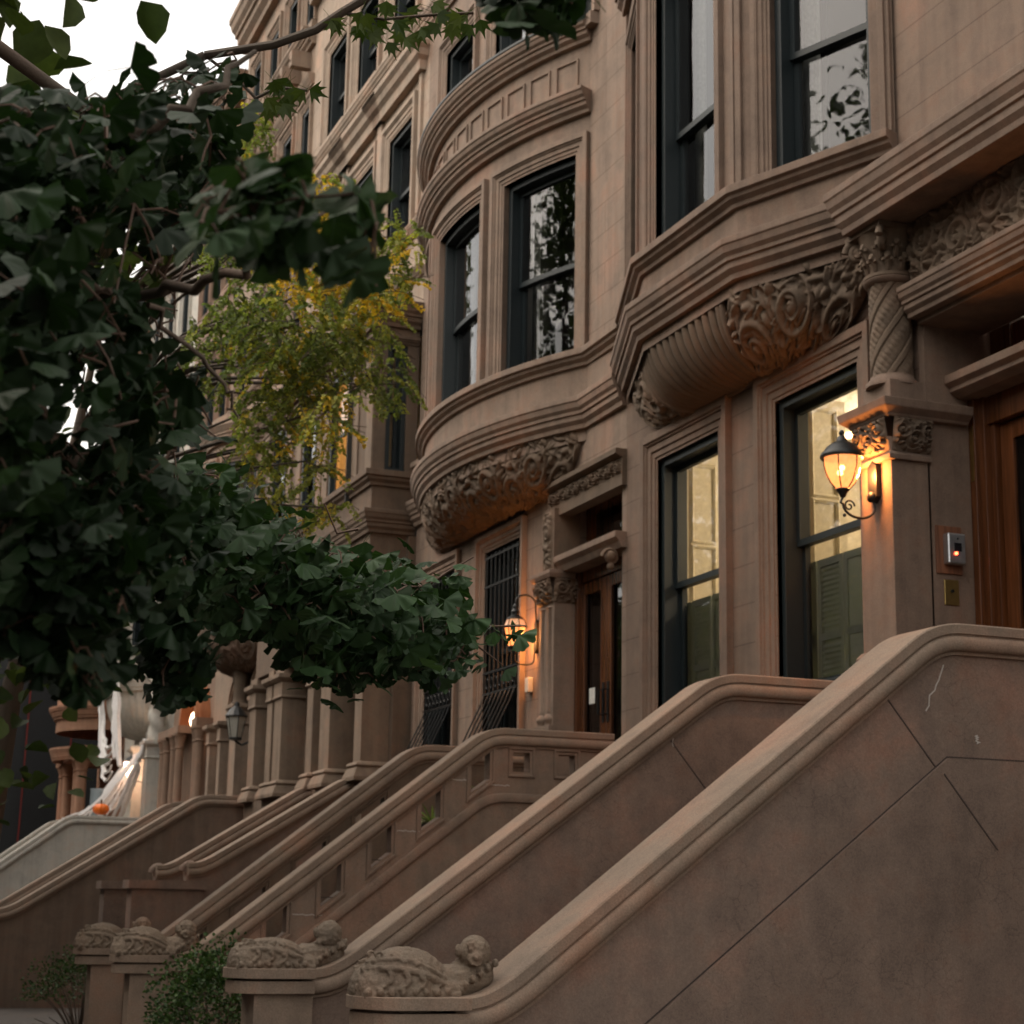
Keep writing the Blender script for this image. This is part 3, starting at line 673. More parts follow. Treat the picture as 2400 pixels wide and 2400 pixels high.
mb = MB(); mb.lathe([(.001,0),(.012,0),(.012,.012),(.001,.012)], (-10.322, .14, 3.80), 12, Matrix.Rotation(PI/2, 3, 'Y')); mb.build('button', M_iron, bp_)

# ================================================================== HOUSE 2: round bay
H2 = thing('townhouse', (-18.6, 0, 0), 'brownstone house with the round bay and two barred parlour windows, second from the right', 'house', 'brownstone row houses')
XL2, XR2 = -21.8, -15.352
g1 = (-19.22, -18.12, 3.3, 5.62); g2 = (-21.32, -20.24, 3.3, 5.62); dro = (-17.0, -15.45, 2.5, 5.72)
u3 = [(-21.1, -20.05, 11.0, 12.8), (-19.25, -18.2, 11.0, 12.8), (-17.35, -16.3, 11.0, 12.8)]
u4 = [(a, b, 14.0, 15.7) for a, b, _, _ in u3]
mb = MB(); wall(mb, WALL, XL2, XR2, 0, 16.4, [g1, g2, dro+(.5,), (-21.2, -16.3, 7.2, 10.2)] + u3 + u4)
mb.box(XL2, XR2, 9.0, 9.2, 0, 16.4); mb.box(XL2, XR2, .3, 9, 16.2, 16.4); mb.build('wall', M_h2, H2, recalc=False)
for g in (g1, g2): windowset(H2, WALL, *g, M_h2t, w=.2, guard=True, curtain=.3, depth=.16, glass=M_glass)
for i, u in enumerate(u3): windowset(H2, WALL, *u, M_h2t, w=.22, curtain=.4, shade=.55 if i != 1 else .35, depth=.15)
for i, u in enumerate(u4): windowset(H2, WALL, *u, M_h2t, w=.2, curtain=.4, shade=.3, depth=.15)
C2 = (-18.85, 5.0); A2 = Arc(C2, 5.6); SE = 2.66
mb = MB(); bw = [(-2.43, -1.23, 7.27, 9.5), (-.70, .70, 7.27, 9.5), (1.23, 2.43, 7.27, 9.5)]
wall(mb, A2, -SE, SE, 6.3, 10.85, bw); sc_ = cuts(-SE, SE, .12); mb.add([A2(s, 10.85) for s in sc_], [tuple(range(len(sc_)))])
mb.build('bay', M_h2t, H2, recalc=False)
for i, b_ in enumerate(bw): windowset(H2, A2, *b_, M_h2t, w=.2, rail=.48, curtain=(.0, .25, .2)[i], shade=(.5, 0, .0)[i], sill=False, depth=.17)
AV = [A2(s, 0)[:2] for s in cuts(-SE, SE, .12)]
AP = [(-21.79, 0.0)] + AV + [(XR2, 0.0)]; AP = AP[::-1]
AB = [(p[0], p[1]) for p in AV][::-1]
for nm, pr, pth in (('bay_sill', SILL(7.27, .17, .12), AP), ('bay_cornice', CORN(6.74, .32, .17), AP), ('bay_head_cornice', CORN(10.17, .26, .20), AB), ('balcony_cornice', CORN(10.98, .24, .20), AB)):
    mb = MB(); mould(mb, pth, pr, PLAN); mb.build(nm, M_h2t, H2, bevel=.004)
mb = MB()      # balcony parapet: rows of incised panels
for k in range(12):
    s0 = -SE+.12+k*(2*SE-.2)/12; s1 = s0+(2*SE-.2)/12-.14
    mould(mb, [(s0,10.26),(s0,10.58)]+[(x,10.58) for x in cuts(s0,s1,.15)[1:-1]]+[(s1,10.58),(s1,10.26)], [(0,-.01),(0,.022),(.022,.022),(.022,-.01)], surfmap(A2))
mb.build('parapet_panel', M_h2t, H2)
mb = MB(); mould(mb, [A2(s, 0, .12)[:2] for s in cuts(-SE, SE, .12)][::-1], [(0,10.985),(.09,10.985),(.09,11.01),(0,11.01)], PLAN); mb.build('lead_flashing', plain('dark lead', (0.03,0.04,0.045), .5), H2)
# corbel under the bay, carved all over
ins = [A2(s, 0, -.03)[:2] for s in cuts(-SE+.12, SE-.12, .1)]
cf2, L2 = corb(ins, -18.85, .66, 6.44, 5.92)
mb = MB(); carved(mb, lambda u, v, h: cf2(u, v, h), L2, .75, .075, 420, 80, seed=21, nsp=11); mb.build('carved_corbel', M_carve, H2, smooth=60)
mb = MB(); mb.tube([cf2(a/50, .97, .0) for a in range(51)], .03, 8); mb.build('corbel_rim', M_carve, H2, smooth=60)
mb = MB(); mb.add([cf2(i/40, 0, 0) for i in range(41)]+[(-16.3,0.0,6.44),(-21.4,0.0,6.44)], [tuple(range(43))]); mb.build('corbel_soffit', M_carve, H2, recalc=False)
# upper belt and roof cornice
for nm, z, h, p in (('belt_cornice',13.75,.3,.14),('roof_cornice',16.6,.7,.45)): mb = MB(); mould(mb, [(XR2,0),(XL2,0)], CORN(z, h, p), PLAN); mb.build(nm, M_h2t, H2)
# entrance: colonnette pair, carved pilaster, lintels, frieze
mb = MB()
for xx in (-17.17, -16.98): mb.lathe([(.085,0),(.085,.03),(.10,.05),(.10,.08),(.07,.12),(.075,.14),(.07,.16),(.07,1.20),(.085,1.22),(.07,1.24)], (xx, -.06, 3.42), 20)
mb.box(-17.27, -16.88, -.15, .0, 3.2, 3.42); mb.build('colonnette', M_h2t, H2, smooth=45)
mb = MB(); carved(mb, lambda u, v, h: (-17.28+.41*u, -.11-h-.05*v, 4.68+.26*v), .41, .26, .06, 50, 34, seed=31, nsp=3)
carved(mb, lambda u, v, h: (-16.87+h+.05*v, -.12+.3*u, 4.68+.26*v), .30, .26, .05, 40, 34, seed=32, nsp=2); mb.build('carved_capital', M_carve, H2, smooth=60)
mb = MB(); mb.box(-17.27, -16.87, -.11, .2, 2.4, 4.95); mould(mb, [(-16.87,.1),(-16.87,-.12),(-17.27,-.12),(-17.27,0)], [(-.05,4.94),(.06,4.94),(.08,4.98),(.08,5.02),(-.05,5.02)], PLAN); mb.build('door_pier', M_h2t, H2, bevel=.004)
mb = MB(); mb.box(-17.22, -16.92, -.10, .2, 5.02, 5.70); carved(mb, lambda u, v, h: (-17.17+.2*u, -.101-h, 5.04+.64*v), .2, .64, .04, 30, 90, seed=41, nsp=1); mb.build('carved_pilaster', M_carve, H2, smooth=60)
mb = MB(); mould(mb, [(XR2+.002,-.02),(-17.24,-.02)], [(-.3,5.98),(.10,5.98),(.10,5.93),(.05,5.90),(-.3,5.90)], PLAN); mb.box(-17.2, XR2-.0, -.05, .1, 5.62, 5.9)
carved(mb, lambda u, v, h: (-17.15+1.78*u, -.051-h, 5.74+.15*v), 1.78, .15, .05, 240, 24, seed=45, nsp=14); mb.build('carved_frieze', M_carve, H2, smooth=50)
mb = MB(); mould(mb, [(XR2,.0),(-16.88,.0)], [(-.4,5.16),(.12,5.16),(.12,5.10),(.08,5.06),(.05,5.0),(-.4,5.0)], PLAN); mb.build('door_lintel', M_h2t, H2, bevel=.005)
mb = MB(); mb.ball((-15.5, -.1, 4.93), .06, 10); mb.ball((-15.5, -.1, 4.83), .04, 8); mb.tube(spiral((-15.5,-.1,4.92), .09, 1.5, (0,-1,0), (0,0,1), 20), .02, 6); mb.build('lintel_bracket', M_carve, H2, smooth=60)
mb = MB(); mb.box(-16.97, -15.44, .29, .31, 5.0, 5.75)
mb.box(-16.86, -16.80, .12, .30, 2.5, 5.0); mb.box(-16.86, -15.4, .14, .3, 4.88, 5.0); mb.build('door_frame', M_door, H2, bevel=.004)
mb = MB(); mb.add([(-16.7,.28,5.22),(-15.5,.28,5.22),(-15.5,.28,5.62),(-16.7,.28,5.62)], [(0,1,2,3)]); mb.build('transom_pane', M_glassd, H2, recalc=False)
for (X0, X1) in ((-16.80, -16.16), (-16.15, -15.5)):
    mb = MB()
    mb.box(X0, X0+.10, .16, .21, 2.5, 4.87); mb.box(X1-.10, X1, .16, .21, 2.5, 4.87); mb.box(X0+.1, X1-.1, .16, .21, 4.75, 4.87); mb.box(X0+.1, X1-.1, .16, .21, 2.5, 2.9)
    mb.box(X0+.1, X0+.12, .15, .17, 2.9, 4.75); mb.box(X1-.12, X1-.1, .15, .17, 2.9, 4.75)
    dr = mb.build('door', M_door, H2, bevel=.005)
    mb = MB(); mb.add([(X0+.1,.19,2.9),(X1-.1,.19,2.9),(X1-.1,.19,4.75),(X0+.1,.19,4.75)], [(0,1,2,3)]); mb.build('pane', M_glassd, dr, recalc=False)
    hx = X1-.05 if X0 < -16.5 else X0+.05
    mb = MB(); mb.tube([(hx,.16,3.72),(hx,.10,3.72),(hx,.10,3.48),(hx,.16,3.48)], .012, 6); mb.box(hx-.02, hx+.02, .15, .162, 3.4, 3.8); mb.build('handle', M_iron, dr)
mb = MB(); mb.box(-16.62, -16.48, .183, .186, 3.62, 3.78); mb.build('paper_notice', M_paper, H2)
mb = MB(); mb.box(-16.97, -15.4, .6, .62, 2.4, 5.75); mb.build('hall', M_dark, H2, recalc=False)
wb = MB(); wb.box(-17.78, -17.68, -.06, 0, 3.84, 4.0); tag(wb.build('junction_box', plain('off white plastic', (0.6,0.57,0.5), .5), bevel=.008), 'small off-white box on the wall below the hexagonal lantern', 'box')

# ================================================================== HOUSE 3: square piers and box bay
H3 = thing('townhouse', (-25, 0, 0), 'brownstone house with square porch piers, a box bay and one glowing amber window', 'house', 'brownstone row houses')
XL3, XR3 = -28.2, -21.802; YB = -.6
mb = MB()
c3 = [(-27.2, -26.15), (-25.45, -24.4), (-23.6, -22.55)]
f3 = [(a, b, 10.78, 12.55) for a, b in c3]; f4 = [(a, b, 13.95, 15.6) for a, b in c3]
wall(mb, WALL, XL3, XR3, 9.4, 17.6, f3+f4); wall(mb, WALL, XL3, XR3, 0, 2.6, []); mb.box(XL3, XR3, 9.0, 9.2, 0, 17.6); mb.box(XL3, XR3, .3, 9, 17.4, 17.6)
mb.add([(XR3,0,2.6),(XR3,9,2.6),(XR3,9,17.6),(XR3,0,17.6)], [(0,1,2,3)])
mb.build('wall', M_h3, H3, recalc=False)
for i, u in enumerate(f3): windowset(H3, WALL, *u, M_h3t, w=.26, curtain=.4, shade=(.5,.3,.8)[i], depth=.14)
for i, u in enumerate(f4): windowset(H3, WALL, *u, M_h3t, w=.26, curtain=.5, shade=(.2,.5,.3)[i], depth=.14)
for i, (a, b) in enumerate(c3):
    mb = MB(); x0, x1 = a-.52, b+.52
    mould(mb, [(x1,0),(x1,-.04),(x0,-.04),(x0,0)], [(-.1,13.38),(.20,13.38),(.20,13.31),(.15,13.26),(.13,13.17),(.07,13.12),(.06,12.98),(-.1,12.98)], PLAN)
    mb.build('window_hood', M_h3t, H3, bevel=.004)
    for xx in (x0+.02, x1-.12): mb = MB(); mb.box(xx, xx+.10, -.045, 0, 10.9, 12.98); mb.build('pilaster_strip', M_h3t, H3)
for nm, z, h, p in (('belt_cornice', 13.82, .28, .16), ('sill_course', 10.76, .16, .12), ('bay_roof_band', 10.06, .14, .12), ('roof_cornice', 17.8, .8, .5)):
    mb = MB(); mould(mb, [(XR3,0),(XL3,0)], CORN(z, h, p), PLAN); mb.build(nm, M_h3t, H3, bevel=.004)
# box bay (second floor) over the porch
SF3 = Flat((XL3+.3, YB), (-21.9, YB)); SS3 = Flat((-21.9, YB), (-21.9, 0))
ox = XL3+.3
lw = [(-27.35-ox, -26.55-ox, 7.15, 8.9), (-25.5-ox, -24.75-ox, 7.15, 8.9), (-23.98-ox, -22.86-ox, 7.15, 8.9)]
sw = (.16, .44, 7.15, 8.9)
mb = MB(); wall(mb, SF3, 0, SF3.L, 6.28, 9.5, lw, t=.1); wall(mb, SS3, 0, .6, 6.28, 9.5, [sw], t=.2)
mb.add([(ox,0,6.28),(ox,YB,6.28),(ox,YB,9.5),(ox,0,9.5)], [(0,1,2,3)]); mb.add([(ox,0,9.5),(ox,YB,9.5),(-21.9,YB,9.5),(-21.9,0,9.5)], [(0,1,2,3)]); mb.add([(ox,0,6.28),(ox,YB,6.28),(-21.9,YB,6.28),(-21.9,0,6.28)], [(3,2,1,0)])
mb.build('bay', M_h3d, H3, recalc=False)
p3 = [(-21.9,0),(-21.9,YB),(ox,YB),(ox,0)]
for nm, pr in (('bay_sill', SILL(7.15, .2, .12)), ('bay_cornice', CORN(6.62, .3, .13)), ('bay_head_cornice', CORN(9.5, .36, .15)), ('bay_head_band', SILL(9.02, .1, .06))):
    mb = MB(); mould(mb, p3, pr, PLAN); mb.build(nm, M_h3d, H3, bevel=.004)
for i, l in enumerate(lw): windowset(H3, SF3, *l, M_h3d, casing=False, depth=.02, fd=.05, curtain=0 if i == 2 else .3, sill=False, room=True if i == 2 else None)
windowset(H3, SS3, *sw, M_h3d, casing=False, depth=.12, curtain=0, sill=False)
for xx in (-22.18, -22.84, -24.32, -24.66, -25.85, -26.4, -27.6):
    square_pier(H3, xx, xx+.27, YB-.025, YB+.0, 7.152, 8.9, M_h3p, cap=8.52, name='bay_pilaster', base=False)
mb = room_box(-24.25, -22.3, 7.0, 9.2, -.48, 1.6, M_room); mb.build('lit_room', plain('amber painted room', (0.70,0.48,0.22), .7), H3, recalc=False)
plight('room_light', (-23.2, .45, 8.2), 20, (1, .74, .40), .15)
# porch piers and dark recess
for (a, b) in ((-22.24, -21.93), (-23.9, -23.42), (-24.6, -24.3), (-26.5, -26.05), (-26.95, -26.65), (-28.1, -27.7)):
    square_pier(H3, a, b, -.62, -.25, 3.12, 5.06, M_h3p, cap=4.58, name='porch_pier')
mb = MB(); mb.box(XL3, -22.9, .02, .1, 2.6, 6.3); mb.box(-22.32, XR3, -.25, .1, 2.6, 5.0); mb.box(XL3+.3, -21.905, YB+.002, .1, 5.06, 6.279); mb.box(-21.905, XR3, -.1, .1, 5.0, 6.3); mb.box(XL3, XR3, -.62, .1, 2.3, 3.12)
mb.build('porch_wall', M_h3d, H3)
mb = MB(); mb.box(-22.9, -22.3, .3, .36, 2.6, 5.8); mb.build('door', M_redw, H3)
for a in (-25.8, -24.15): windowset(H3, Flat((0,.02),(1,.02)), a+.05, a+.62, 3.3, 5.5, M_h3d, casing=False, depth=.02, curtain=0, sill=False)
mb = MB(); mb.box(-22.33, -22.318, -.19, -.08, 3.9, 4.12); mb.build('house_plate', M_steel, H3)

# ================================================================== HOUSE 4: arches and small round oriel
H4 = thing('townhouse', (-31, 0, 0), 'tan stone house with a round oriel and twin arched parlour windows, beyond the square piers', 'house', 'brownstone row houses')
XL4, XR4 = -33.7, -28.202
def arch_window(house, S, s0, s1, z0, zs, mat, deep=.3):
    """stilted round arch: stepped archivolt on jamb shafts, dark glass within"""
    c = (s0+s1)/2; r = (s1-s0)/2
    pts = [(s0, z0)] + [(c-r*math.cos(a), zs+r*math.sin(a)) for a in np.linspace(0, PI, 17)] + [(s1, z0)]
    mb = MB(); mould(mb, pts, [(0,-deep),(0,.0),(.04,.0),(.045,.03),(.09,.03),(.095,.06),(.15,.06),(.155,.09),(.2,.09),(.2,-.05)], surfmap(S)); mb.build('arch_surround', mat, house, smooth=40)
    mb = MB(); poly = [S(p[0], p[1], -.22) for p in pts]; mb.add(poly, [tuple(range(len(poly)))]); wn = mb.build('window', M_glassd, house, recalc=False)
    mb = MB(); mb.prism([S(s0,z0)[:2], S(s1,z0)[:2]] if 0 else [(s0+.02,z0),(s0+.08,z0),(s0+.08,zs),(s0+.02,zs)], lambda p, v: S(p[0], p[1], v), -.21, -.17)
    mb.prism([(s1-.08,z0),(s1-.02,z0),(s1-.02,zs),(s1-.08,zs)], lambda p, v: S(p[0], p[1], v), -.21, -.17)
    mb.prism([(s0+.08,z0+1.1),(s1-.08,z0+1.1),(s1-.08,z0+1.17),(s0+.08,z0+1.17)], lambda p, v: S(p[0], p[1], v), -.21, -.17); mb.build('sash', M_frame, wn)
    mb = MB(); sbox(mb, S, s0-.1, s1+.1, z0-.1, zs+r+.1, -.9, -.85); mb.build('dim_room', M_dark, wn, recalc=False)
def shaft(house, x, y, z0, z1, r, mat, cap=True, seed=1, name='colonnette'):
    mb = MB(); H = z1-z0
    mb.lathe([(r*1.7,0),(r*1.7,.08),(r*1.3,.12),(r*1.5,.16),(r*1.1,.2),(r,.22),(r*.96,H-.3),(r*1.2,H-.28),(r,H-.26),(r*1.05,H-.2),(r*1.5,H-.06),(r*1.7,H-.05),(r*1.7,H)], (x, y, z0), 16)
    return mb.build(name, mat, house, smooth=40)
c4 = [(-28.95, -28.35), (-30.3, -29.55), (-31.7, -30.95), (-33.1, -32.35)]
f4a = [(a, b, 11.0, 12.6) for a, b in c4]; f4b = [(a, b, 13.9, 15.25) for a, b in c4]
mb = MB(); aw = [(-30.35, -29.35), (-32.0, -31.0)]
f4c = [(a, b, 16.75, 18.0) for a, b in c4]
wall(mb, WALL, XL4, XR4, 0, 19, f4a+f4b+f4c+[(-32.6, -29.2, 7.0, 10.4)]+[(a+.0, b-.0, 3.2, 4.9) for a, b in aw]); mb.box(XL4, XR4, 9.0, 9.2, 0, 19); mb.box(XL4, XR4, .3, 9, 18.8, 19)
mb.build('wall', M_h4, H4, recalc=False)
for u in f4a+f4b+f4c: windowset(H4, WALL, *u, M_h4, w=.18, curtain=.5, shade=.3, depth=.12)
for nm, z, h, p in (('belt_cornice', 13.72, .26, .16), ('sill_course', 10.9, .16, .12), ('frieze_band', 15.75, .2, .12), ('top_belt', 16.6, .3, .25), ('roof_cornice', 19.3, .7, .45)):
    mb = MB(); mould(mb, [(XR4,0),(XL4,0)], CORN(z, h, p), PLAN); mb.build(nm, M_h4, H4, bevel=.004)
for k in range(8):
    mb = MB(); x = XL4+.3+k*.68; mb.box(x, x+.16, -.36, 0, 15.95, 16.25); mb.tube(spiral((x+.08,-.22,16.05), .12, 1.2, (0,-1,0), (0,0,1), 16), .05, 6)
    mb.build('cornice_bracket', M_h4, H4)
for a, b in aw: arch_window(H4, WALL, a, b, 3.2, 4.9, M_h4)
C4 = (-30.9, .95); A4 = Arc(C4, 1.85); A4.step = .15; S4 = 1.75
mb = MB(); ow4 = [(-1.45, -.75, 7.15, 9.1), (-.35, .35, 7.15, 9.1), (.75, 1.45, 7.15, 9.1)]
wall(mb, A4, -S4, S4, 6.3, 10.0, ow4, t=.2); s_ = cuts(-S4, S4, .15); mb.add([A4(s, 10.0) for s in s_], [tuple(range(len(s_)))]); mb.build('oriel', M_h4, H4, smooth=30, recalc=False)
for q in ow4: windowset(H4, A4, *q, M_h4, w=.13, curtain=.3, depth=.12, sill=False)
A4P = [A4(s, 0)[:2] for s in s_][::-1]
for nm, pr in (('oriel_sill', SILL(7.13, .17, .12)), ('oriel_cornice', CORN(6.56, .3, .16)), ('oriel_head_cornice', CORN(9.8, .34, .18))):
    mb = MB(); mould(mb, A4P, pr, PLAN); mb.build(nm, M_h4, H4, smooth=30)
cf4, L4 = corb([A4(s, 0, -.03)[:2] for s in cuts(-S4+.1, S4-.1, .1)], -30.9, .28, 6.28, 5.55)
mb = MB(); carved(mb, lambda u, v, h: cf4(u, v, h), L4, .9, .08, 220, 60, seed=51, nsp=6); mb.build('carved_corbel', stone('dark carved stone', (0.16,0.12,0.09)), H4, smooth=60)
mb = MB(); carved(mb, lambda u, v, h: (-30.9+(.16*(1-v*.6))*math.cos(PI*(1+u)), -.02+(.3*(1-v*.7))*math.sin(PI*(1+u))-h*.6, 5.6-.85*v), .5, .8, .05, 40, 60, seed=53, nsp=1); mb.build('corbel_drop', M_carve, H4, smooth=60)
for (a, b) in ((-28.95, -28.45), (-29.25, -28.97), (-30.9, -30.45)):
    square_pier(H4, a, b, -.30, 0, 3.05, 4.95, M_h4, cap=4.58, name='arch_pier')
for x in (-28.7, -30.68):
    mb = MB(); mb.lathe([(.16,0),(.13,.04),(.12,.1),(.125,.9),(.14,1.0),(.19,1.1),(.19,1.16)], (x, -.2, 4.95), 20); mb.build('carved_column', M_carve, H4, smooth=50)
for x in (-32.3, -33.2): square_pier(H4, x, x+.2, -.2, 0, 3.05, 4.8, M_h4, cap=4.42, name='arch_pier')

# ================================================================== HOUSE 5: narrow pinkish house, doorway glowing orange
H5 = thing('townhouse', (-35.6, 0, 0), 'narrow pinkish stone house whose arched doorway glows orange, left of the round oriel', 'house', 'brownstone row houses')
XL5, XR5 = -37.6, -33.702
mb = MB(); do = (-35.5, -34.15, 2.8, 5.55); f5 = [(a, a+.8, z, z+1.7) for z in (7.3, 10.9, 13.8) for a in (-37.1, -35.9, -34.8)]
wall(mb, WALL, XL5, XR5, 0, 18.0, f5+[do+(1.1,)]); mb.box(XL5, XR5, 9.0, 9.2, 0, 18.0); mb.box(XL5, XR5, .3, 9, 17.8, 18.0); mb.build('wall', M_h5, H5, recalc=False)
for u in f5: windowset(H5, WALL, *u, M_h5, w=.16, curtain=.5, depth=.12)
for z, h, p in ((18.3,.6,.4),(15.9,.3,.2),(7.0,.3,.16),(6.2,.14,.1)): mb = MB(); mould(mb, [(XR5,0),(XL5,0)], CORN(z, h, p), PLAN); mb.build('cornice', M_h5, H5)
mb = MB(); r5 = .72; cx5 = -34.85      # arch ring and soffit standing proud of the doorway
pts = [(cx5-r5*math.cos(a), 4.85+r5*math.sin(a)) for a in np.linspace(0, PI, 21)]
mould(mb, pts, [(0,-1.0),(0,.28),(.12,.28),(.14,.2),(.2,.2),(.2,-.02),(.03,-.02),(.03,-1.0)], surfmap(WALL)); mb.build('arch_surround', stone('arch stone with lamplight tint', (0.40,0.15,0.06)), H5, smooth=40)  # lamp's orange light put into the arch stone colour
for i, x in enumerate((-37.35, -36.95, -36.2, -35.7, -34.05, -33.82)): shaft(H5, x, -.22, 2.95, 4.85, .085, M_h5)
mb = MB(); mb.box(XL5+.05, -35.5, -.32, 0, 4.85, 5.0); mb.box(-34.2, XR5-.02, -.32, 0, 4.85, 5.0); mb.box(XL5, XR5, -.34, 0, 2.4, 2.95); mb.box(-35.6, -34.0, 1.1, 1.2, 2.8, 5.7); mb.build('impost', M_h5, H5)
mb = MB(); mb.box(-35.4, -34.3, .95, 1.05, 2.9, 4.85); mb.build('door', M_redw, H5)

# ================================================================== HOUSE 6: white painted
H6 = thing('townhouse', (-40.5, 0, 0), 'white painted stone house draped with cobweb', 'house', 'brownstone row houses')
XL6, XR6 = -43.6, -37.602
mb = MB(); f6 = [(a, a+.9, z, z+1.8) for z in (11.0, 13.9) for a in (-43.0, -41.2, -39.4)]
wall(mb, WALL, XL6, XR6, 0, 16.2, f6+[(-42.5,-39.6,7.0,10.0), (-39.3, -38.2, 2.8, 5.0, .6)]); mb.box(XL6, XR6, 9.0, 9.2, 0, 16.2); mb.box(XL6, XR6, .3, 9, 16.0, 16.2); mb.build('wall', M_white, H6, recalc=False)
for u in f6: windowset(H6, WALL, *u, M_white, w=.16, curtain=.5, depth=.12)
B6 = [(-42.9, 0), (-42.2, -.75), (-40.4, -.75), (-39.5, 0)]
S6 = [Flat(B6[i], B6[i+1]) for i in range(3)]
mb = MB()
for S in S6: wall(mb, S, 0, S.L, 6.2, 9.6, [(S.L*.24, S.L*.76, 7.15, 9.0)], t=.2)
mb.add([(p[0],p[1],9.6) for p in B6], [(0,1,2,3)]); mb.build('bay', M_white, H6, recalc=False)
for S in S6: windowset(H6, S, S.L*.24, S.L*.76, 7.15, 9.0, M_white, w=.12, curtain=0, depth=.12, sill=False)
for nm, pr in (('bay_sill', SILL(7.13, .17, .12)), ('bay_cornice', CORN(6.45, .3, .16)), ('bay_head_cornice', CORN(9.6, .34, .18))):
    mb = MB(); mould(mb, B6[::-1], pr, PLAN); mb.build(nm, M_white, H6)
cf6, L6 = corb([(-42.8,-.05),(-42.15,-.7),(-40.45,-.7),(-39.6,-.05)], -41.3, .3, 6.2, 5.2)
mb = MB(); mb.grid(lambda u, v: cf6(u, v, .03*abs(math.sin(u*PI*18))), 120, 16); mb.build('ribbed_corbel', M_white, H6, smooth=60)
mb = MB()
def tw6(u, v):
    a = 2*PI*u; z = 4.9+1.3*v; return (-38.0+(.17+.02*math.sin(a*2+z*16))*math.cos(a), -.28+(.17+.02*math.sin(a*2+z*16))*math.sin(a), z)
mb.grid(tw6, 28, 50, closed_u=True); mb.build('twisted_column', M_white, H6, smooth=60)
square_pier(H6, -38.22, -37.8, -.48, -.05, 3.0, 4.9, M_white, cap=4.5, name='entrance_pier'); square_pier(H6, -39.8, -39.45, -.48, -.05, 3.0, 4.9, M_white, cap=4.5, name='entrance_pier')
arch_window(H6, Flat((0,-.06),(1,-.06)), -39.3, -38.35, 3.0, 5.0, M_white); arch_window(H6, WALL, -41.6, -40.4, 3.2, 4.8, M_white)
for y, z, h, p in ((-.1,6.1,.24,.2),(0,16.5,.6,.4)): mb = MB(); mould(mb, [(XR6,y),(XL6,y)], CORN(z, h, p), PLAN); mb.build('cornice', M_white, H6)
mb = MB(); mb.box(XL6, XR6, -.5, 0, 2.4, 3.0); mb.build('landing', M_white, H6)
# ================================================================== HOUSE 7: terracotta
H7 = thing('townhouse', (-47, 0, 0), 'terracotta coloured house with a rounded bay, farthest down the row', 'house', 'brownstone row houses')
XL7, XR7 = -47.6, -43.602
mb = MB(); f7 = [(a, a+1.0, z, z+1.9) for z in (11.0, 13.9) for a in (-46.8, -45.1)]
wall(mb, WALL, XL7, XR7, 0, 16.2, f7); mb.box(XL7, XR7, 9.0, 9.2, 0, 16.2); mb.box(XL7, XR7, .3, 9, 16.0, 16.2); mb.build('wall', M_terra, H7, recalc=False)
for u in f7: windowset(H7, WALL, *u, M_terra, w=.18, curtain=.5, depth=.12)
A7 = Arc((-45.4, .3), 1.7); A7.step = .2; S7 = 2.3
mb = MB(); o7 = [(-1.5,-.6,7.2,9.2), (-.2,.7,7.2,9.2), (1.1,1.9,7.2,9.2)]; wall(mb, A7, -S7, S7, 5.6, 10.2, o7); s7 = cuts(-S7, S7, .2); mb.add([A7(s, 10.2) for s in s7], [tuple(range(len(s7)))]); mb.build('bay', M_terra, H7, smooth=30, recalc=False)
for q in o7: windowset(H7, A7, *q, M_terra, w=.13, curtain=.3, depth=.12, sill=False)
A7P = [A7(s, 0)[:2] for s in s7][::-1]
for z, h, p in ((10.3, .35, .22), (6.9, .25, .14), (6.2, .3, .2), (5.2, .3, .12)): mb = MB(); mould(mb, A7P, CORN(z, h, p), PLAN); mb.build('bay_cornice', M_terra, H7, smooth=30)
mb = MB(); mould(mb, [(XR7,0),(XL7,0)], CORN(16.5, .6, .4), PLAN); mb.build('cornice', M_terra, H7, smooth=30)
for i, x in enumerate((-44.1, -44.6, -46.4, -47.1)): shaft(H7, x, -.9, 2.9, 4.9, .13, M_terra)
for z0_, z1_ in ((4.9, 5.2), (2.3, 2.9)): mb = MB(); mb.box(-47.3, -43.8, -1.1, 0, z0_, z1_); mb.build('porch_beam', M_terra, H7)

sf = thing('sheeted_scaffold', (-51, -2.5, 0), 'black sheeted scaffold with thin red straps at the far end of the row', 'scaffold')
mb = MB(); mb.grid(lambda u, v: (-51+.06*math.sin(u*40)+.05*math.sin(v*9+u*7), -7+15*u, 9.2*v), 160, 20); mb.build('sheeting', plain('black sheeting', (0.012,0.014,0.016), .7), sf, smooth=60)
for y in (-4.6, -3.1, -1.6, -.4): mb = MB(); mb.tube([(-50.9,y,0),(-50.88,y+.1,3.6),(-50.9,y+.15,9.2)], .022, 6); mb.build('strap', plain('red strap', (0.16,0.014,0.010), .6), sf)
for z in (0.1, 3.6, 7.1): mb = MB(); mb.tube([(-51.2,-7,z),(-51.2,8,z)], .03, 6); mb.build('pole', M_steel, sf)
# house 0, right of the frame
H0 = thing('townhouse', (-5, 0, 0), 'plain brownstone house at the right end of the row', 'house', 'brownstone row houses')
mb = MB(); f0 = [(a, a+1.1, z, z+2.1) for z in (3.3, 7.2, 10.8, 13.6) for a in (-7.4, -5.4, -3.4)]
wall(mb, WALL, -8.18, -1.8, 0, 16.2, f0); mb.box(-8.18, -1.8, 9.0, 9.2, 0, 16.2); mb.box(-8.18, -1.8, .3, 9, 16.0, 16.2); mb.build('wall', M_h1, H0, recalc=False)
for u in f0: windowset(H0, WALL, *u, M_h1t, curtain=.4, depth=.14)
# roof cornice of house 1
mb = MB(); mould(mb, [(XR1,0),(XL1,0)], CORN(16.5, .6, .4), PLAN); mb.build('roof_cornice', M_h1t, H1)

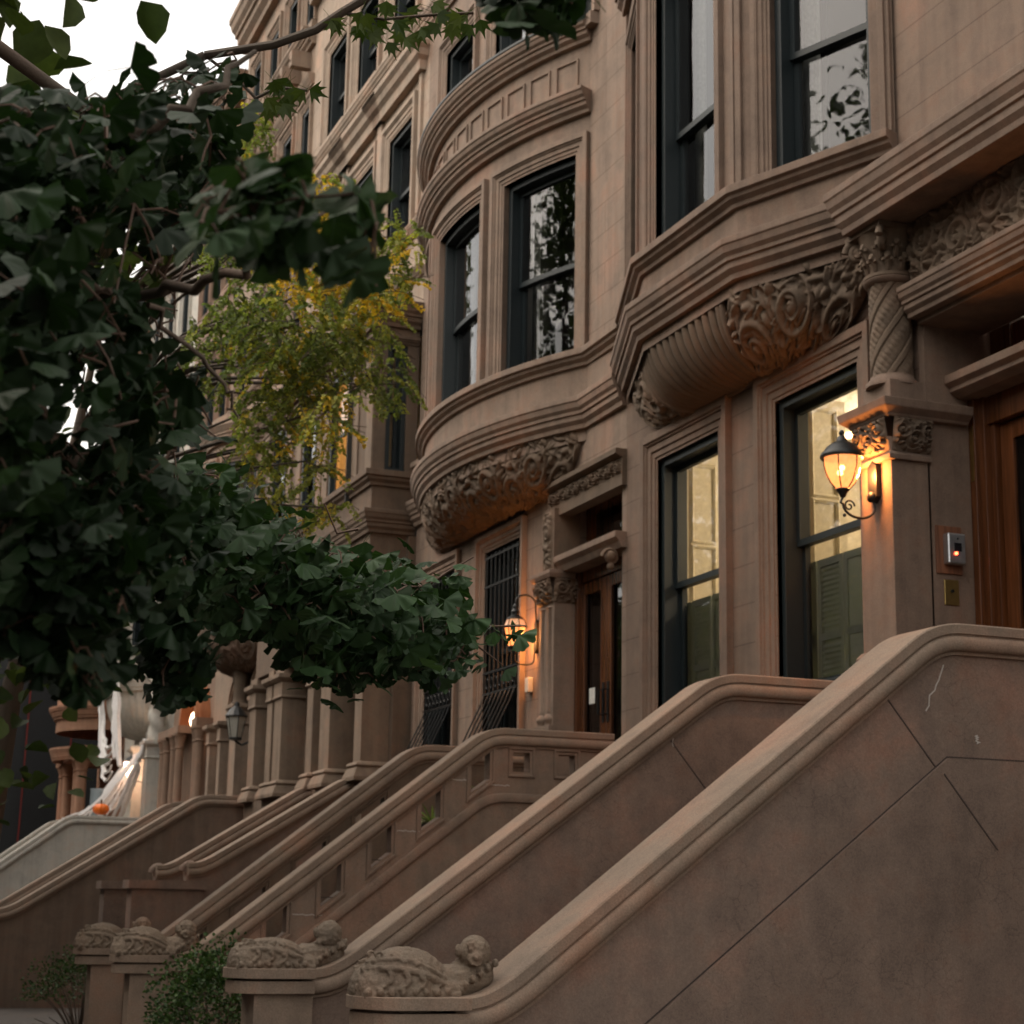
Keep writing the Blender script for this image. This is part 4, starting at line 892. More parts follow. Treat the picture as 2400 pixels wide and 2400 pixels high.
for hs_, a, b, zt, yy in ((H3, XL3, XR3, 17, 1.75), (H4, XL4, XR4, 18.5, 1.75), (H5, XL5, XR5, 17.5, 1.75), (H6, XL6, XR6, 16, 1.75), (H7, XL7, XR7, 16, 1.75), (H0, -8.1, -1.9, 16, 1.75), (H2, XL2, XR2, 16, 1.75)):
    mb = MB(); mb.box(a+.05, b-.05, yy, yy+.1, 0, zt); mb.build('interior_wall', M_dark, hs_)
# ================================================================== STOOPS
ZC = 3.23; YA = -1.28
def arcfill(p0, p1, p2, n=8, r=.3):
    """round the corner p1 of a polyline"""
    a = (Vector(p0)-Vector(p1)); b = (Vector(p2)-Vector(p1)); la = min(r, a.length*.49); lb = min(r, b.length*.49)
    A = Vector(p1)+a.normalized()*la; B = Vector(p1)+b.normalized()*lb
    return [tuple(A*(1-t)**2 + Vector(p1)*2*t*(1-t) + B*t*t) for t in [i/n for i in range(n+1)]]
def cope_prof(xr, xl):
    f = [(0, xr-.008), (.008, xr), (.058, xr), (.062, xr-.012), (.070, xr-.014), (.074, xr-.006)]
    f += [(.115-.042*math.cos(t), xr-.014+.026*math.sin(t)) for t in np.linspace(.35, PI-.2, 8)]
    f += [(.160, xr-.03), (.178, xr-.03), (.182, xr-.045)]
    g = [(u, xl+(xr-x)) for u, x in f][::-1]
    return f+g
def cheek(st, xr, wd, path, mat, cmat, zb=0.0, holes=None, lower_roll=None, round_=.19):
    pl = [path[0]] + sum([arcfill(path[i-1], path[i], path[i+1], r=(round_ if i == 1 else .22)) for i in range(1, len(path)-1)], []) + [path[-1]]
    xl = xr-wd
    mb = MB(); mould(mb, pl, cope_prof(xr, xl), SIDE)
    cp = mb.build('coping', cmat, st, smooth=25)
    # wall under the coping
    def top(y):
        for (a, b) in zip(pl[:-1], pl[1:]):
            if b[0] <= y <= a[0]: f = (y-a[0])/(b[0]-a[0]) if abs(b[0]-a[0]) > 1e-9 else 0; return a[1]+(b[1]-a[1])*f
        return pl[-1][1]
    ys = sorted(set([p[0] for p in pl] + [h[k] for h in (holes or []) for k in (0, 1)] + [y for y in np.arange(path[-1][0], 0, .12)]), reverse=True)
    mb = MB(); a_, b_ = xl+.05, xr-.05; dt = .14
    for y1, y0 in zip(ys[:-1], ys[1:]):
        t1, t0 = top(y1)-dt, top(y0)-dt; hl = None
        for h in (holes or []):
            if h[0]-1e-6 <= y0 and y1 <= h[1]+1e-6: hl = h
        seg = [((zb, zb), (t0, t1))]
        if hl:
            f0 = (y0-hl[0])/(hl[1]-hl[0]); f1 = (y1-hl[0])/(hl[1]-hl[0])
            lo = (hl[2]+(hl[3]-hl[2])*f0, hl[2]+(hl[3]-hl[2])*f1); hi = (lo[0]+hl[4], lo[1]+hl[4]); seg = [((zb, zb), lo), (hi, (t0, t1))]
        for (q0, q1) in seg:
            vs = [(a_,y0,q0[0]),(b_,y0,q0[0]),(b_,y1,q0[1]),(a_,y1,q0[1]),(a_,y0,q1[0]),(b_,y0,q1[0]),(b_,y1,q1[1]),(a_,y1,q1[1])]
            fs = [(0,3,2,1),(4,5,6,7),(1,2,6,5),(3,0,4,7)]
            if hl and abs(y0-hl[0]) < 1e-6 or y0 == ys[-1]: pass
            mb.add(vs, fs)
    yo = ys[-1]; mb.add([(a_,yo,zb),(b_,yo,zb),(b_,yo,top(yo)-dt),(a_,yo,top(yo)-dt)], [(0,1,2,3)])
    for h in (holes or []):       # jambs of the pierced openings
        for k, zz in ((0, h[2]), (1, h[3])): y = h[k]; mb.add([(a_,y,zz),(b_,y,zz),(b_,y,zz+h[4]),(a_,y,zz+h[4])], [(0,1,2,3)])
    cw = mb.build('cheek_wall', mat, st, recalc=False)
    if holes:
        for h in holes:
            mb = MB(); xx = b_
            q = [(h[0],h[2]),(h[1],h[3]),(h[1],h[3]+h[4]),(h[0],h[2]+h[4])]
            mould(mb, q[::-1], [(.0,xx-.01),(.0,xx+.003),(.022,xx+.003),(.03,xx+.022),(.045,xx+.022),(.05,xx+.003),(.05,xx-.01)], SIDE, closed=True)
            mb.build('opening_frame', mat, cw)
    if lower_roll:
        mb = MB(); rp = [(p[0], p[1]-lower_roll) for p in pl[:-1]]
        mould(mb, rp, [(0,b_-.02),(0,b_+.01),(.01,b_+.03),(.045,b_+.04),(.08,b_+.03),(.09,b_+.0),(.10,b_-.02)], SIDE); mb.build('roll_moulding', mat, cw, smooth=40)
    return cw, pl
def steps(st, x0, x1, path, mat, n=12, y0=0.0):
    mb = MB(); (ya, za), (yb, zb_) = path; zt = za-.95; zl = 0.0
    mb.box(x0, x1, ya, y0, 0.0, zt)
    for k in range(1, n): y = ya+(yb-ya)*k/n; z = zt*(1-k/n); mb.box(x0, x1, y, ya+(yb-ya)*(k-1)/n, 0, z); mb.box(x0, x1, y-.025, y, z-.05, z)
    return mb.build('steps', mat, st, bevel=.006)
def strip(mb, x, pts, wd, d=.004):
    """thin ribbon lying on the plane x = const, d proud of it"""
    P = [Vector(p) for p in pts]; mould(mb, P, [(-wd/2, x-.004), (-wd/2, x+d), (wd/2, x+d), (wd/2, x-.004)], SIDE)

sA = thing('stoop', (-9.8, -2.5, 0), 'nearest brownstone stoop with solid sloping cheek walls, carved beasts at both lower ends', 'stoop', 'stoops along the row')
pA = [(0, ZC), (YA, ZC), (-3.92, 1.18), (-4.12, 1.16)]
cwA, plA = cheek(sA, -8.5, .42, pA, M_stoop, M_cope); cwB, plB = cheek(sA, -11.1, .30, [(0, ZC), (YA, ZC), (-3.98, 1.22), (-4.2, 1.20)], M_stoop, M_cope)
steps(sA, -10.85, -8.87, ((-1.35, ZC), (-4.0, 1.2)), M_stoop)
mb = MB()
for x, pts in ((-8.55, [(-1.60,2.80),(-1.25,2.38)]), (-8.518, [(-1.24,2.37),(-.90,1.96)]), (-11.15, [(-1.66,2.78),(-1.05,2.05)])): strip(mb, x, pts, .007)
mb.build('joint_line', M_groove, cwA)
mb = MB()
rnd = random.Random(5)
for x, (ya, za), (yb, zb2) in ((-8.55, (-1.20,2.99), (-1.33,2.72)), (-11.15, (-1.55,2.92), (-1.62,2.70)), (-8.55, (-.99,2.60), (-.98,2.55))):
    n = 9; strip(mb, x, [(ya+(yb-ya)*i/n+rnd.uniform(-.012,.012), za+(zb2-za)*i/n) for i in range(n+1)], .006)
mb.build('mineral_crack', M_crack, cwA)
mb = MB()      # plinth that follows the slope near the ground
mb.prism([(0,2.46),(-1.20,2.46),(-3.98,.33),(-3.98,0),(0,0)], SIDE, -8.57, -8.518); mb.build('sloping_plinth', M_stoop, sA)
mb = MB(); strip(mb, -8.55, [(-.15,2.468),(-1.195,2.468),(-3.95,.362)], .008, .003); mb.build('joint_line', M_groove, cwA)
# end slab with rounded nose
def end_slab(st, xc, wd, y0, y1, z, mat):
    mb = MB(); hw = wd/2+.07
    for (zt, zb, gx) in ((z, z-.06, 0), (z-.075, z-.15, -.02), (z-.075, z-.08, -.045)):
        h = hw+gx; poly = [(xc-h, y1), (xc+h, y1)] + [(xc+h*math.cos(a), y0+.2-(.2+gx)*math.sin(a)) for a in np.linspace(0, PI, 13)]
        mb.prism(poly, lambda p, v: (p[0], p[1], v), zt, zb)
    h = hw-.06; mb.prism([(xc-h,y1),(xc+h,y1),(xc+h,y0+.16),(xc-h,y0+.16)], lambda p, v: (p[0],p[1],v), z-.15, 0)
    return mb.build('newel', mat, st, bevel=.006)
end_slab(sA, -8.71, .42, -4.60, -4.06, 1.165, M_cope); end_slab(sA, -11.25, .30, -4.65, -4.12, 1.205, M_cope)

def beast(st, xc, yb, z, s=1.0, seed=0, turn=1, flat=False):
    """weathered crouching beast: scrolled haunch and wing, low neck, small turned head"""
    mb = MB()
    ax_, ay_, az_ = .165*s, .25*s, (.215 if not flat else .165)*s; yc, zc = yb+.0*s, z+.02*s
    mb.ball((xc, yc, zc), 1, 24, (ax_, ay_, az_)); mb.ball((xc, yb+.2*s, z+.03*s), 1, 16, (.14*s, .14*s, .07*s)); mb.ball((xc, yb-.17*s, z+.03*s), 1, 16, (.15*s, .10*s, .12*s))
    mb.box(xc-.15*s, xc+.15*s, yb-.24*s, yb+.26*s, z-.01, z+.022)
    def sk(y, zz, o=0.0):       # x offset of the body skin
        k = 1-((y-yc)/ay_)**2-((zz-zc)/az_)**2; return ax_*math.sqrt(max(.12, k))+o
    def onskin(sx, pts, r):
        mb.tube([(xc+sx*sk(y, zz, .004*s), y, zz) for y, zz in pts], r, 7)
    L_ = lambda a, b, n, bow=0: [(a[0]+(b[0]-a[0])*t, a[1]+(b[1]-a[1])*t+bow*math.sin(PI*t)) for t in [i/n for i in range(n+1)]]
    for sx in (-1, 1):
        A, B = (yb-.235*s, zc+az_*.48), (yb+.23*s, z+.03*s)
        onskin(sx, L_(A, B, 14, .045*s), .017*s); onskin(sx, L_((A[0]+.02*s, A[1]+.035*s), (B[0]-.02*s, B[1]+.04*s), 14, .055*s), .010*s)      # wing ridge
        for k in range(5):       # feathers curling under the ridge
            t = .08+k*.17; p0 = (A[0]+(B[0]-A[0])*t, A[1]+(B[1]-A[1])*t+.03*s); p1 = (p0[0]-.055*s+.01*k*s, z+.03*s)
            onskin(sx, [(p0[0]+(p1[0]-p0[0])*q+.035*s*math.sin(PI*q), p0[1]+(p1[1]-p0[1])*q) for q in [i/8 for i in range(9)]], [.016*s*(1-.05*i) for i in range(9)])
        for k in range(4):       # small curls above the ridge
            c = (yb-.15*s+k*.06*s, zc+az_*(.80-.05*k)); onskin(sx, [(c[0]+.022*s*math.cos(a)*(1-a/9), c[1]+.020*s*math.sin(a)*(1-a/9)) for a in np.linspace(0, 5.5, 12)], .008*s)
        for k in range(8): y = yb-.22*s+k*.058*s; mb.ball((xc+sx*(.158 if abs(k-3.5) < 3 else .145)*s, y, z+.022*s), .022*s, 8, (1, .85, 1))
        for k in range(6):
            y = yb+.25*s+k*.042*s; mb.ball((xc+sx*(.115-.008*k)*s, y, z+.03*s+k*.026*s), .023*s, 8, (1, .7, 1))
    # neck climbing towards the coping, head
    mb.tube([(xc, yb+.2*s, z+.05*s), (xc, yb+.32*s, z+.07*s), (xc, yb+.42*s, z+.10*s), (xc, yb+.47*s, z+.11*s)], [.10*s,.085*s,.08*s,.03*s], 12)
    hs = 1.25
    hc = Vector((xc+.015*s, yb+.37*s, z+.205*s)); hx = turn
    mb.ball(hc, .066*s*hs, 16, (1, 1, 1.08)); mb.ball(hc+Vector((hx*.052, -.018, -.022))*s*hs, .036*s*hs, 12, (1, .9, .8))      # skull, muzzle
    mb.ball(hc+Vector((hx*.08, -.024, -.012))*s*hs, .016*s*hs, 8)
    for dy in (-.036, .012): mb.ball(hc+Vector((hx*.056, dy, .016))*s*hs, .012*s*hs, 8); mb.tube([hc+Vector((hx*.05, dy-.016, .034))*s*hs, hc+Vector((hx*.058, dy+.014, .036))*s*hs], .009*s*hs, 6)
    mb.tube([hc+Vector((hx*.074, -.04, -.040))*s*hs, hc+Vector((hx*.083, -.02, -.046))*s*hs, hc+Vector((hx*.074, .004, -.040))*s*hs], .006*s, 6)
    for dy in (-.07, .055): mb.ball(hc+Vector((.0, dy, .01))*s*hs, .022*s*hs, 8, (.9, .6, 1.3))
    for k in range(12):
        a = k/12*2*PI; mb.ball(hc+Vector((-.02*hx+.02*math.cos(a*3), .062*math.cos(a), -.055+.03*math.sin(a)))*s*hs, .024*s*hs, 8)
    o = mb.build('carved_beast', M_lion, st)
    r = o.modifiers.new('Remesh', 'REMESH'); r.mode = 'VOXEL'; r.voxel_size = .0055*s; r.use_smooth_shade = True
    sm = o.modifiers.new('Smooth', 'SMOOTH'); sm.factor = .4; sm.iterations = 1
    tx = bpy.data.textures.new('weather', 'CLOUDS'); tx.noise_scale = .022; tx.noise_depth = 2
    d = o.modifiers.new('Weather', 'DISPLACE'); d.texture = tx; d.strength = .012*s; d.mid_level = .5; d.texture_coords = 'GLOBAL'
    return o
beast(sA, -8.70, -4.33, 1.165, 1.0, 1); beast(sA, -11.25, -4.36, 1.205, 1.0, 2, turn=-1, flat=True)

sB = thing('stoop', (-16.6, -2.5, 0), 'pinkish stone stoop with pierced balustrade openings and a lower roll moulding', 'stoop', 'stoops along the row')
HC = [(-1.905,-1.725,2.26,2.39,.245), (-1.43,-1.25,2.62,2.75,.25), (-2.365,-2.185,1.92,2.06,.245), (-2.82,-2.64,1.57,1.71,.245), (-3.30,-3.12,1.21,1.35,.245), (-1.02,-.85,2.83,2.83,.18), (-.56,-.39,2.83,2.83,.18)]
pC = [(0, ZC), (YA, ZC), (-3.95, 1.17), (-4.2, 1.15)]
cheek(sB, -15.6, .24, pC, M_stoop2, M_cope, holes=sorted(HC), lower_roll=.60)
HD = [(a, b, c-.0, d, .10) for a, b, c, d, e in [(-1.9,-1.6,2.36,2.58,0), (-2.5,-2.2,1.90,2.12,0), (-3.1,-2.8,1.44,1.66,0), (-3.7,-3.4,.98,1.2,0)]]
cheek(sB, -17.7, .24, pC, M_h3d, M_cope, holes=HD)  # far cheek in darker stone: shade behind the openings put into colour
steps(sB, -17.5, -15.82, ((-1.35, ZC), (-4.0, 1.2)), M_stoop2)
mb = MB(); rnd = random.Random(8)
for ya, yb, z in ((-2.14,-1.92,2.255), (-1.66,-1.46,2.735), (-1.28,-1.05,2.70), (-3.1,-2.8,1.50)):
    n = 10; strip(mb, -15.65, [(yb+(ya-yb)*i/n, z+rnd.uniform(-.006,.006)) for i in range(n+1)], .007)
mb.build('mineral_crack', M_crack, sB)
mb = MB()
for pts in ([(-.9,2.47),(-1.5,2.40),(-2.6,1.62)], [(-2.0,1.98),(-2.6,2.0)], [(-2.5,1.66),(-3.3,1.64)], [(-1.5,2.05),(-1.95,2.08)]):
    P = [(p[0]+rnd.uniform(-.03,.03), p[1]) for p in pts]; strip(mb, -15.66, P, .008)
mb.build('joint_line', M_groove, sB)
end_slab(sB, -15.72, .24, -4.62, -4.15, 1.15, M_cope); end_slab(sB, -17.82, .24, -4.62, -4.15, 1.15, M_cope)
beast(sB, -15.72, -4.35, 1.15, 1.0, 3); beast(sB, -17.82, -4.35, 1.15, 1.0, 4)

sC = thing('stoop', (-23.2, -1.6, 0), 'two-railed brownstone stoop ending in scrolled copings, before the square piers', 'stoop', 'stoops along the row')
for xx, y1 in ((-22.15, -2.50), (-24.2, -2.50)):
    cheek(sC, xx, .3, [(0, 3.2), (-.68, 3.2), (y1, 2.07), (y1-.18, 2.06)], M_stoop, M_cope)
steps(sC, -24.2, -22.45, ((-.7, 3.2), (-3.6, 1.3)), M_stoop, 12)
for xx in (-22.3, -24.35):
    mb = MB(); mb.box(xx-.22, xx+.22, -3.4, -2.45, 1.74, 1.84); mb.box(xx-.17, xx+.17, -3.35, -2.5, 0, 1.74); mb.tube(spiral((xx,-2.62,1.96), .10, 1.3, (0,-1,0), (0,0,1), 20), .045, 8); mb.build('newel', M_stoop, sC, bevel=.006)
sD = thing('stoop', (-29.5, -1.8, 0), 'dark olive brown solid stoop before the twin arched windows', 'stoop', 'stoops along the row')
for xx in (-28.35, -30.7): cheek(sD, xx, .34, [(0, 3.25), (-1.28, 3.25), (-4.1, 1.45), (-4.4, 1.43)], M_stoop4, M_cope)
steps(sD, -30.7, -28.7, ((-1.3, 3.25), (-4.2, 1.4)), M_stoop4)
sE = thing('stoop', (-38.2, -1.8, 0), 'white painted stoop landing under the cobwebs', 'stoop', 'stoops along the row')
for xx in (-37.0, -39.3): cheek(sE, xx, .4, [(0, 3.24), (-2.1, 3.24), (-4.3, 1.6), (-4.6, 1.58)], M_white, M_white)
steps(sE, -39.3, -37.4, ((-2.0, 3.25), (-4.4, 1.4)), M_white)

# ================================================================== LANTERNS
def backplate(mb, x, y, z, w, h):
    poly = [(x-w/2,z-h/2+.04),(x,z-h/2),(x+w/2,z-h/2+.04),(x+w/2,z+h/2-.04),(x,z+h/2),(x-w/2,z+h/2-.04)]
    mb.prism([(p[0],p[1]) for p in poly], lambda p, v: (p[0], v, p[1]), y, y-.04)
# acorn lantern on the near pier
lx, ly = -10.52, -.60; lz = 4.50
L1 = thing('wall_lantern', (-10.52, -.32, 4.6), 'lit acorn shaped lantern with a domed cap on the pier by the nearest door', 'lantern', 'wall lanterns')
mb = MB(); mb.lathe([(.03,-.02),(.05,0),(.085,.04),(.115,.10),(.13,.16),(.133,.22)], (lx, ly, lz), 28); mb.build('lamp_glass', M_lampg, L1, smooth=60)
mb = MB(); mb.lathe([(.15,.215),(.155,.225),(.15,.245),(.13,.265),(.11,.295),(.07,.325),(.04,.34),(.03,.37),(.012,.385),(.02,.40),(.012,.42),(.001,.425)], (lx, ly, lz), 28)
mb.lathe([(.001,-.07),(.02,-.06),(.03,-.035),(.05,-.01),(.045,.005),(.001,.005)], (lx, ly, lz), 16)
for k in range(6):
    a = k*PI/3+.3; mb.tube([(lx+r*math.cos(a), ly+r*math.sin(a), lz+z) for r, z in ((.052,0),(.088,.04),(.118,.10),(.133,.16),(.136,.22))], .005, 5)
mb.build('lamp_frame', M_iron, L1, smooth=50)
mb = MB(); arm = [(lx, ly, lz-.06), (lx, ly-.02, lz-.10)] + [(lx, ly+.13-.13*math.cos(a), lz-.11-.09*math.sin(a)) for a in np.linspace(0, PI, 12)] + [(lx, -.36, lz-.03)]
mb.tube(arm, .010, 8); mb.tube(spiral((lx, ly+.05, lz-.12), .045, 1.3, (0,1,0), (0,0,1), 20, .2), .007, 6); mb.ball((lx, ly+.01, lz-.19), .014, 8)
backplate(mb, lx, -.32, lz+.07, .11, .30); mb.ball((lx, -.37, lz-.04), .04, 12, (1,.7,1)); mb.build('bracket', M_iron, L1, smooth=40)
mb = MB(); mb.ball((lx-.03, ly, lz+.12), .022, 10); mb.ball((lx+.03, ly-.02, lz+.14), .02, 10); mb.build('bulb', M_bulb, L1)
plight('lantern_light', (lx, ly+.165, lz+.12), 15.0, (1,.36,.09), .05)
# hexagonal lantern with hooped bracket
lx, ly = -17.55, -.27; lz = 4.30
L2_ = thing('wall_lantern', (-17.55, 0, 4.4), 'lit hexagonal lantern on a tall hooped bracket beside the double door', 'lantern', 'wall lanterns')
mb = MB(); mb.lathe([(.07,0),(.115,.20),(.115,.205)], (lx, ly, lz), 6); mb.build('lamp_glass', M_lampg, L2_)
mb = MB(); mb.lathe([(.125,.205),(.09,.29),(.0895,.292)], (lx, ly, lz), 6); mb.build('lamp_top_glass', plain('dusky amber glass', (0.5,0.3,0.2), .4, em=(1,.45,.2), es=.25), L2_)
mb = MB(); mb.lathe([(.128,.198),(.13,.205),(.128,.214),(.1,.214)], (lx, ly, lz), 6); mb.lathe([(.095,.285),(.09,.30),(.04,.335),(.04,.36),(.05,.37),(.03,.40),(.03,.43),(.012,.46),(.001,.47)], (lx, ly, lz), 16)
mb.lathe([(.001,-.09),(.02,-.08),(.03,-.04),(.075,-.005),(.07,.005)], (lx, ly, lz), 6)
for k in range(6):
    a = k*PI/3; mb.tube([(lx+r*math.cos(a), ly+r*math.sin(a), lz+z) for r, z in ((.072,0),(.117,.2),(.127,.205),(.092,.29))], .006, 4)
mb.build('lamp_frame', M_iron, L2_)
mb = MB(); mb.tube([(lx,ly,lz+.45)]+[(lx, ly+.115-.115*math.cos(a), lz+.47+.09*math.sin(a)) for a in np.linspace(0, PI, 12)]+[(lx,-.03,lz+.3),(lx,-.03,lz-.02)], .011, 8)
mb.tube([(lx, ly, lz-.09)]+[(lx, ly+.11-.11*math.cos(a), lz-.14-.05*math.sin(a)) for a in np.linspace(0, PI, 10)]+[(lx,-.04,lz-.02)], .009, 8)
backplate(mb, lx, .0, lz+.12, .07, .36); mb.build('bracket', M_iron, L2_, smooth=40)
mb = MB(); mb.ball((lx, ly, lz+.1), .024, 10); mb.build('bulb', M_bulb, L2_)
plight('lantern_light', (lx+.02, ly+.15, lz+.1), 13, (1,.38,.10), .05)
# unlit lantern in front of the arches
lx, ly, lz = -29.35, -.55, 4.25
L3 = thing('wall_lantern', (-29.4, -.3, 4.3), 'unlit black lantern with clear tapering panes before the arched windows', 'lantern', 'wall lanterns')
mb = MB(); mb.lathe([(.10,0),(.17,.34)], (lx, ly, lz), 6); mb.build('lamp_glass', plain('frosted lantern glass', (0.35,0.34,0.30), .3), L3)
mb = MB(); mb.lathe([(.18,.34),(.19,.36),(.12,.46),(.05,.52),(.04,.58),(.001,.60)], (lx, ly, lz), 12); mb.lathe([(.001,-.06),(.11,-.03),(.11,0),(.10,.005)], (lx, ly, lz), 12)
for k in range(6): a = k*PI/3; mb.tube([(lx+.102*math.cos(a), ly+.102*math.sin(a), lz), (lx+.172*math.cos(a), ly+.172*math.sin(a), lz+.34)], .008, 4)
mb.tube([(lx,ly,lz-.05),(lx+.05,ly+.1,lz-.12),(lx+.1,-.31,lz-.05)], .02, 6); mb.box(lx+.04, lx+.16, -.34, -.30, lz-.15, lz+.25); mb.build('lamp_frame', M_iron, L3)
# hanging lamp lighting the orange doorway
lx, ly, lz = -34.85, -.1, 4.90
L4_ = thing('hanging_lantern', (lx, ly, lz), 'small lit lantern hanging in the orange arched doorway', 'lantern', 'wall lanterns')
mb = MB(); mb.lathe([(.09,0),(.13,.12),(.10,.26),(.04,.32)], (lx, ly, lz), 8); mb.build('lamp_glass', M_lampw, L4_)
mb = MB(); mb.lathe([(.001,-.08),(.04,-.05),(.11,-.01),(.09,.0)], (lx, ly, lz), 8); mb.tube([(lx,ly,lz+.3),(lx,ly,lz+.62)], .01, 5); mb.build('chain', M_iron, L4_)
plight('lantern_light', (lx, ly-.0, lz+.15), 70, (1,.22,.03), .1)
# lamp on the white house
lx, ly, lz = -38.9, -.62, 4.15
L5 = thing('wall_lantern', (lx, -.1, 4.2), 'glowing white lantern wrapped in cobweb on the white house', 'lantern', 'wall lanterns')
mb = MB(); mb.lathe([(.08,0),(.16,.30),(.16,.33)], (lx, ly, lz), 6); mb.build('lamp_glass', plain('glowing pale lamp glass', (0.9,0.7,0.55), .3, em=(1,.66,.46), es=3.2), L5)
mb = MB(); mb.lathe([(.17,.33),(.10,.42),(.03,.46),(.001,.5)], (lx, ly, lz), 6); mb.tube([(lx,ly,lz-.02),(lx,-.3,lz-.1),(lx,-.05,lz+.1)], .02, 6); mb.build('lamp_frame', M_iron, L5)
plight('lantern_light', (lx+.1, ly+.3, lz+.2), 13, (1,.60,.38), .1)

# pumpkin, tall glass, cobwebs
pk = thing('pumpkin', (-37.2, -1.45, 3.25), 'orange pumpkin sitting on the white stoop coping', 'pumpkin')
mb = MB()
def pf(u, v):
    a = 2*PI*u; t = PI*v; r = .17*math.sin(t)*(1-.10*abs(math.cos(a*5)))+.001; return (-37.2+r*math.cos(a), -1.45+r*math.sin(a), 3.385-.125*math.cos(t)*(.85+.15*math.sin(t)))
mb.grid(pf, 60, 16, closed_u=True); mb.build('skin', M_pump, pk, smooth=70)
mb = MB(); mb.tube([(-37.2,-1.45,3.49),(-37.19,-1.45,3.54),(-37.15,-1.46,3.57)], [.025,.018,.02], 6); mb.build('stem', plain('dry stem', (0.12,0.10,0.04), .8), pk)
gv = thing('glass_cylinder', (-38.4, -1.2, 3.25), 'tall pale glass cylinder standing behind the pumpkin', 'candle holder')
mb = MB(); mb.lathe([(.13,0),(.13,.62),(.14,.63),(.14,.65),(.12,.65),(.12,.02)], (-38.9, -1.3, 3.24), 24); mb.build('cylinder', plain('pale blue glass', (0.35,0.42,0.46), .15), gv, smooth=50)
cw = thing('cobweb', (-39, -.8, 4), 'pale stretched cobweb draped from the white bay down to its stoop', 'halloween decoration')
rnd = random.Random(3)
mb = MB()
def strand(p, q, sag, r0, r1, n=14, jit=.02):
    p = Vector(p); q = Vector(q); pts = []
    for i in range(n+1):
        t = i/n; x = p.lerp(q, t); x.z -= sag*math.sin(PI*t); x += Vector((rnd.uniform(-jit,jit),)*3); pts.append(x)
    mb.tube(pts, [r0+(r1-r0)*abs(math.sin(PI*i/n))+.004 for i in range(n+1)], 5)
for k in range(5): strand((-42.3+k*.05, -.8-.03*k, 6.4), (-40.0+k*.08, -.9, 4.9-.15*k), .55+.1*k, .02, .035)
strand((-40.2,-.9,7.0), (-39.5,-.85,4.6), .05, .06, .08); strand((-40.05,-.9,6.8), (-39.3,-.8,4.4), .05, .05, .07)
strand((-38.0,-.5,4.9), (-38.7,-.8,3.3), .1, .05, .07); strand((-37.95,-.5,4.9), (-38.4,-1.0,3.3), .05, .03, .05)
for k in range(16):
    a = k/15; strand((-39.0+rnd.uniform(-.3,.3), -.7, 4.5-rnd.uniform(0,.8)), (-37.3-2.4*a, -1.8+rnd.uniform(-.1,.6), 3.27), rnd.uniform(.0,.25), .008, .02)
mb.build('strands', M_web, cw, smooth=60)
def sheet(p0, p1, p2, p3, n=26):
    mb_ = MB()
    for i in range(n):
        for a, b, c, d in ((p0, p1, p2, p3),):
            s = rnd.random(); t = min(1, max(0, s+rnd.uniform(-.2,.2))); A = Vector(a).lerp(Vector(b), s); B = Vector(d).lerp(Vector(c), t)
            pts = [A.lerp(B, q/8)+Vector((rnd.uniform(-.02,.02), rnd.uniform(-.02,.02), -.12*math.sin(PI*q/8))) for q in range(9)]; mb_.tube(pts, .006, 4)
    return mb_
sheet((-39.6,-.6,4.6), (-38.0,-.5,4.7), (-37.2,-1.8,3.28), (-39.8,-1.6,3.28), 110).build('fine_web', M_web, cw)

# ================================================================== FOLIAGE
def leaf_obj(name, leaves, shape, mat, parent):
    """leaves: list of (pos, axis (towards tip), normal, size, tint); shape: (verts2d, faces, curl(x,y))"""
    V2, F, curl = shape; nv = len(V2); n = len(leaves)
    V = np.zeros((n*nv, 3)); T = np.zeros(n*nv)
    base = np.array([(x, y, curl(x, y)) for x, y in V2])
    for i, (p, ax, nr, s, tn) in enumerate(leaves):
        ax = Vector(ax).normalized(); nr = Vector(nr); sd = ax.cross(nr)
        if sd.length < 1e-4: sd = ax.orthogonal()
        sd.normalize(); nn = sd.cross(ax).normalized()
        b = base*s; b[:, 2] *= random.uniform(.3, 2.6)
        V[i*nv:(i+1)*nv] = np.array(p)[None] + b[:, 0:1]*np.array(sd)[None] + b[:, 1:2]*np.array(ax)[None] + b[:, 2:3]*np.array(nn)[None]
        T[i*nv:(i+1)*nv] = tn
    fs = [tuple(k+i*nv for k in f) for i in range(n) for f in F]
    me = bpy.data.meshes.new(name); me.from_pydata(V.tolist(), [], fs); me.update(); me.materials.append(mat)
    at_ = me.attributes.new('tint', 'FLOAT', 'POINT'); at_.data.foreach_set('value', T)
    me.polygons.foreach_set('use_smooth', [True]*len(me.polygons))
    o = bpy.data.objects.new(name, me); COL.objects.link(o); o.parent = parent
    if parent.type == 'EMPTY': o.location = -parent.location
    return o
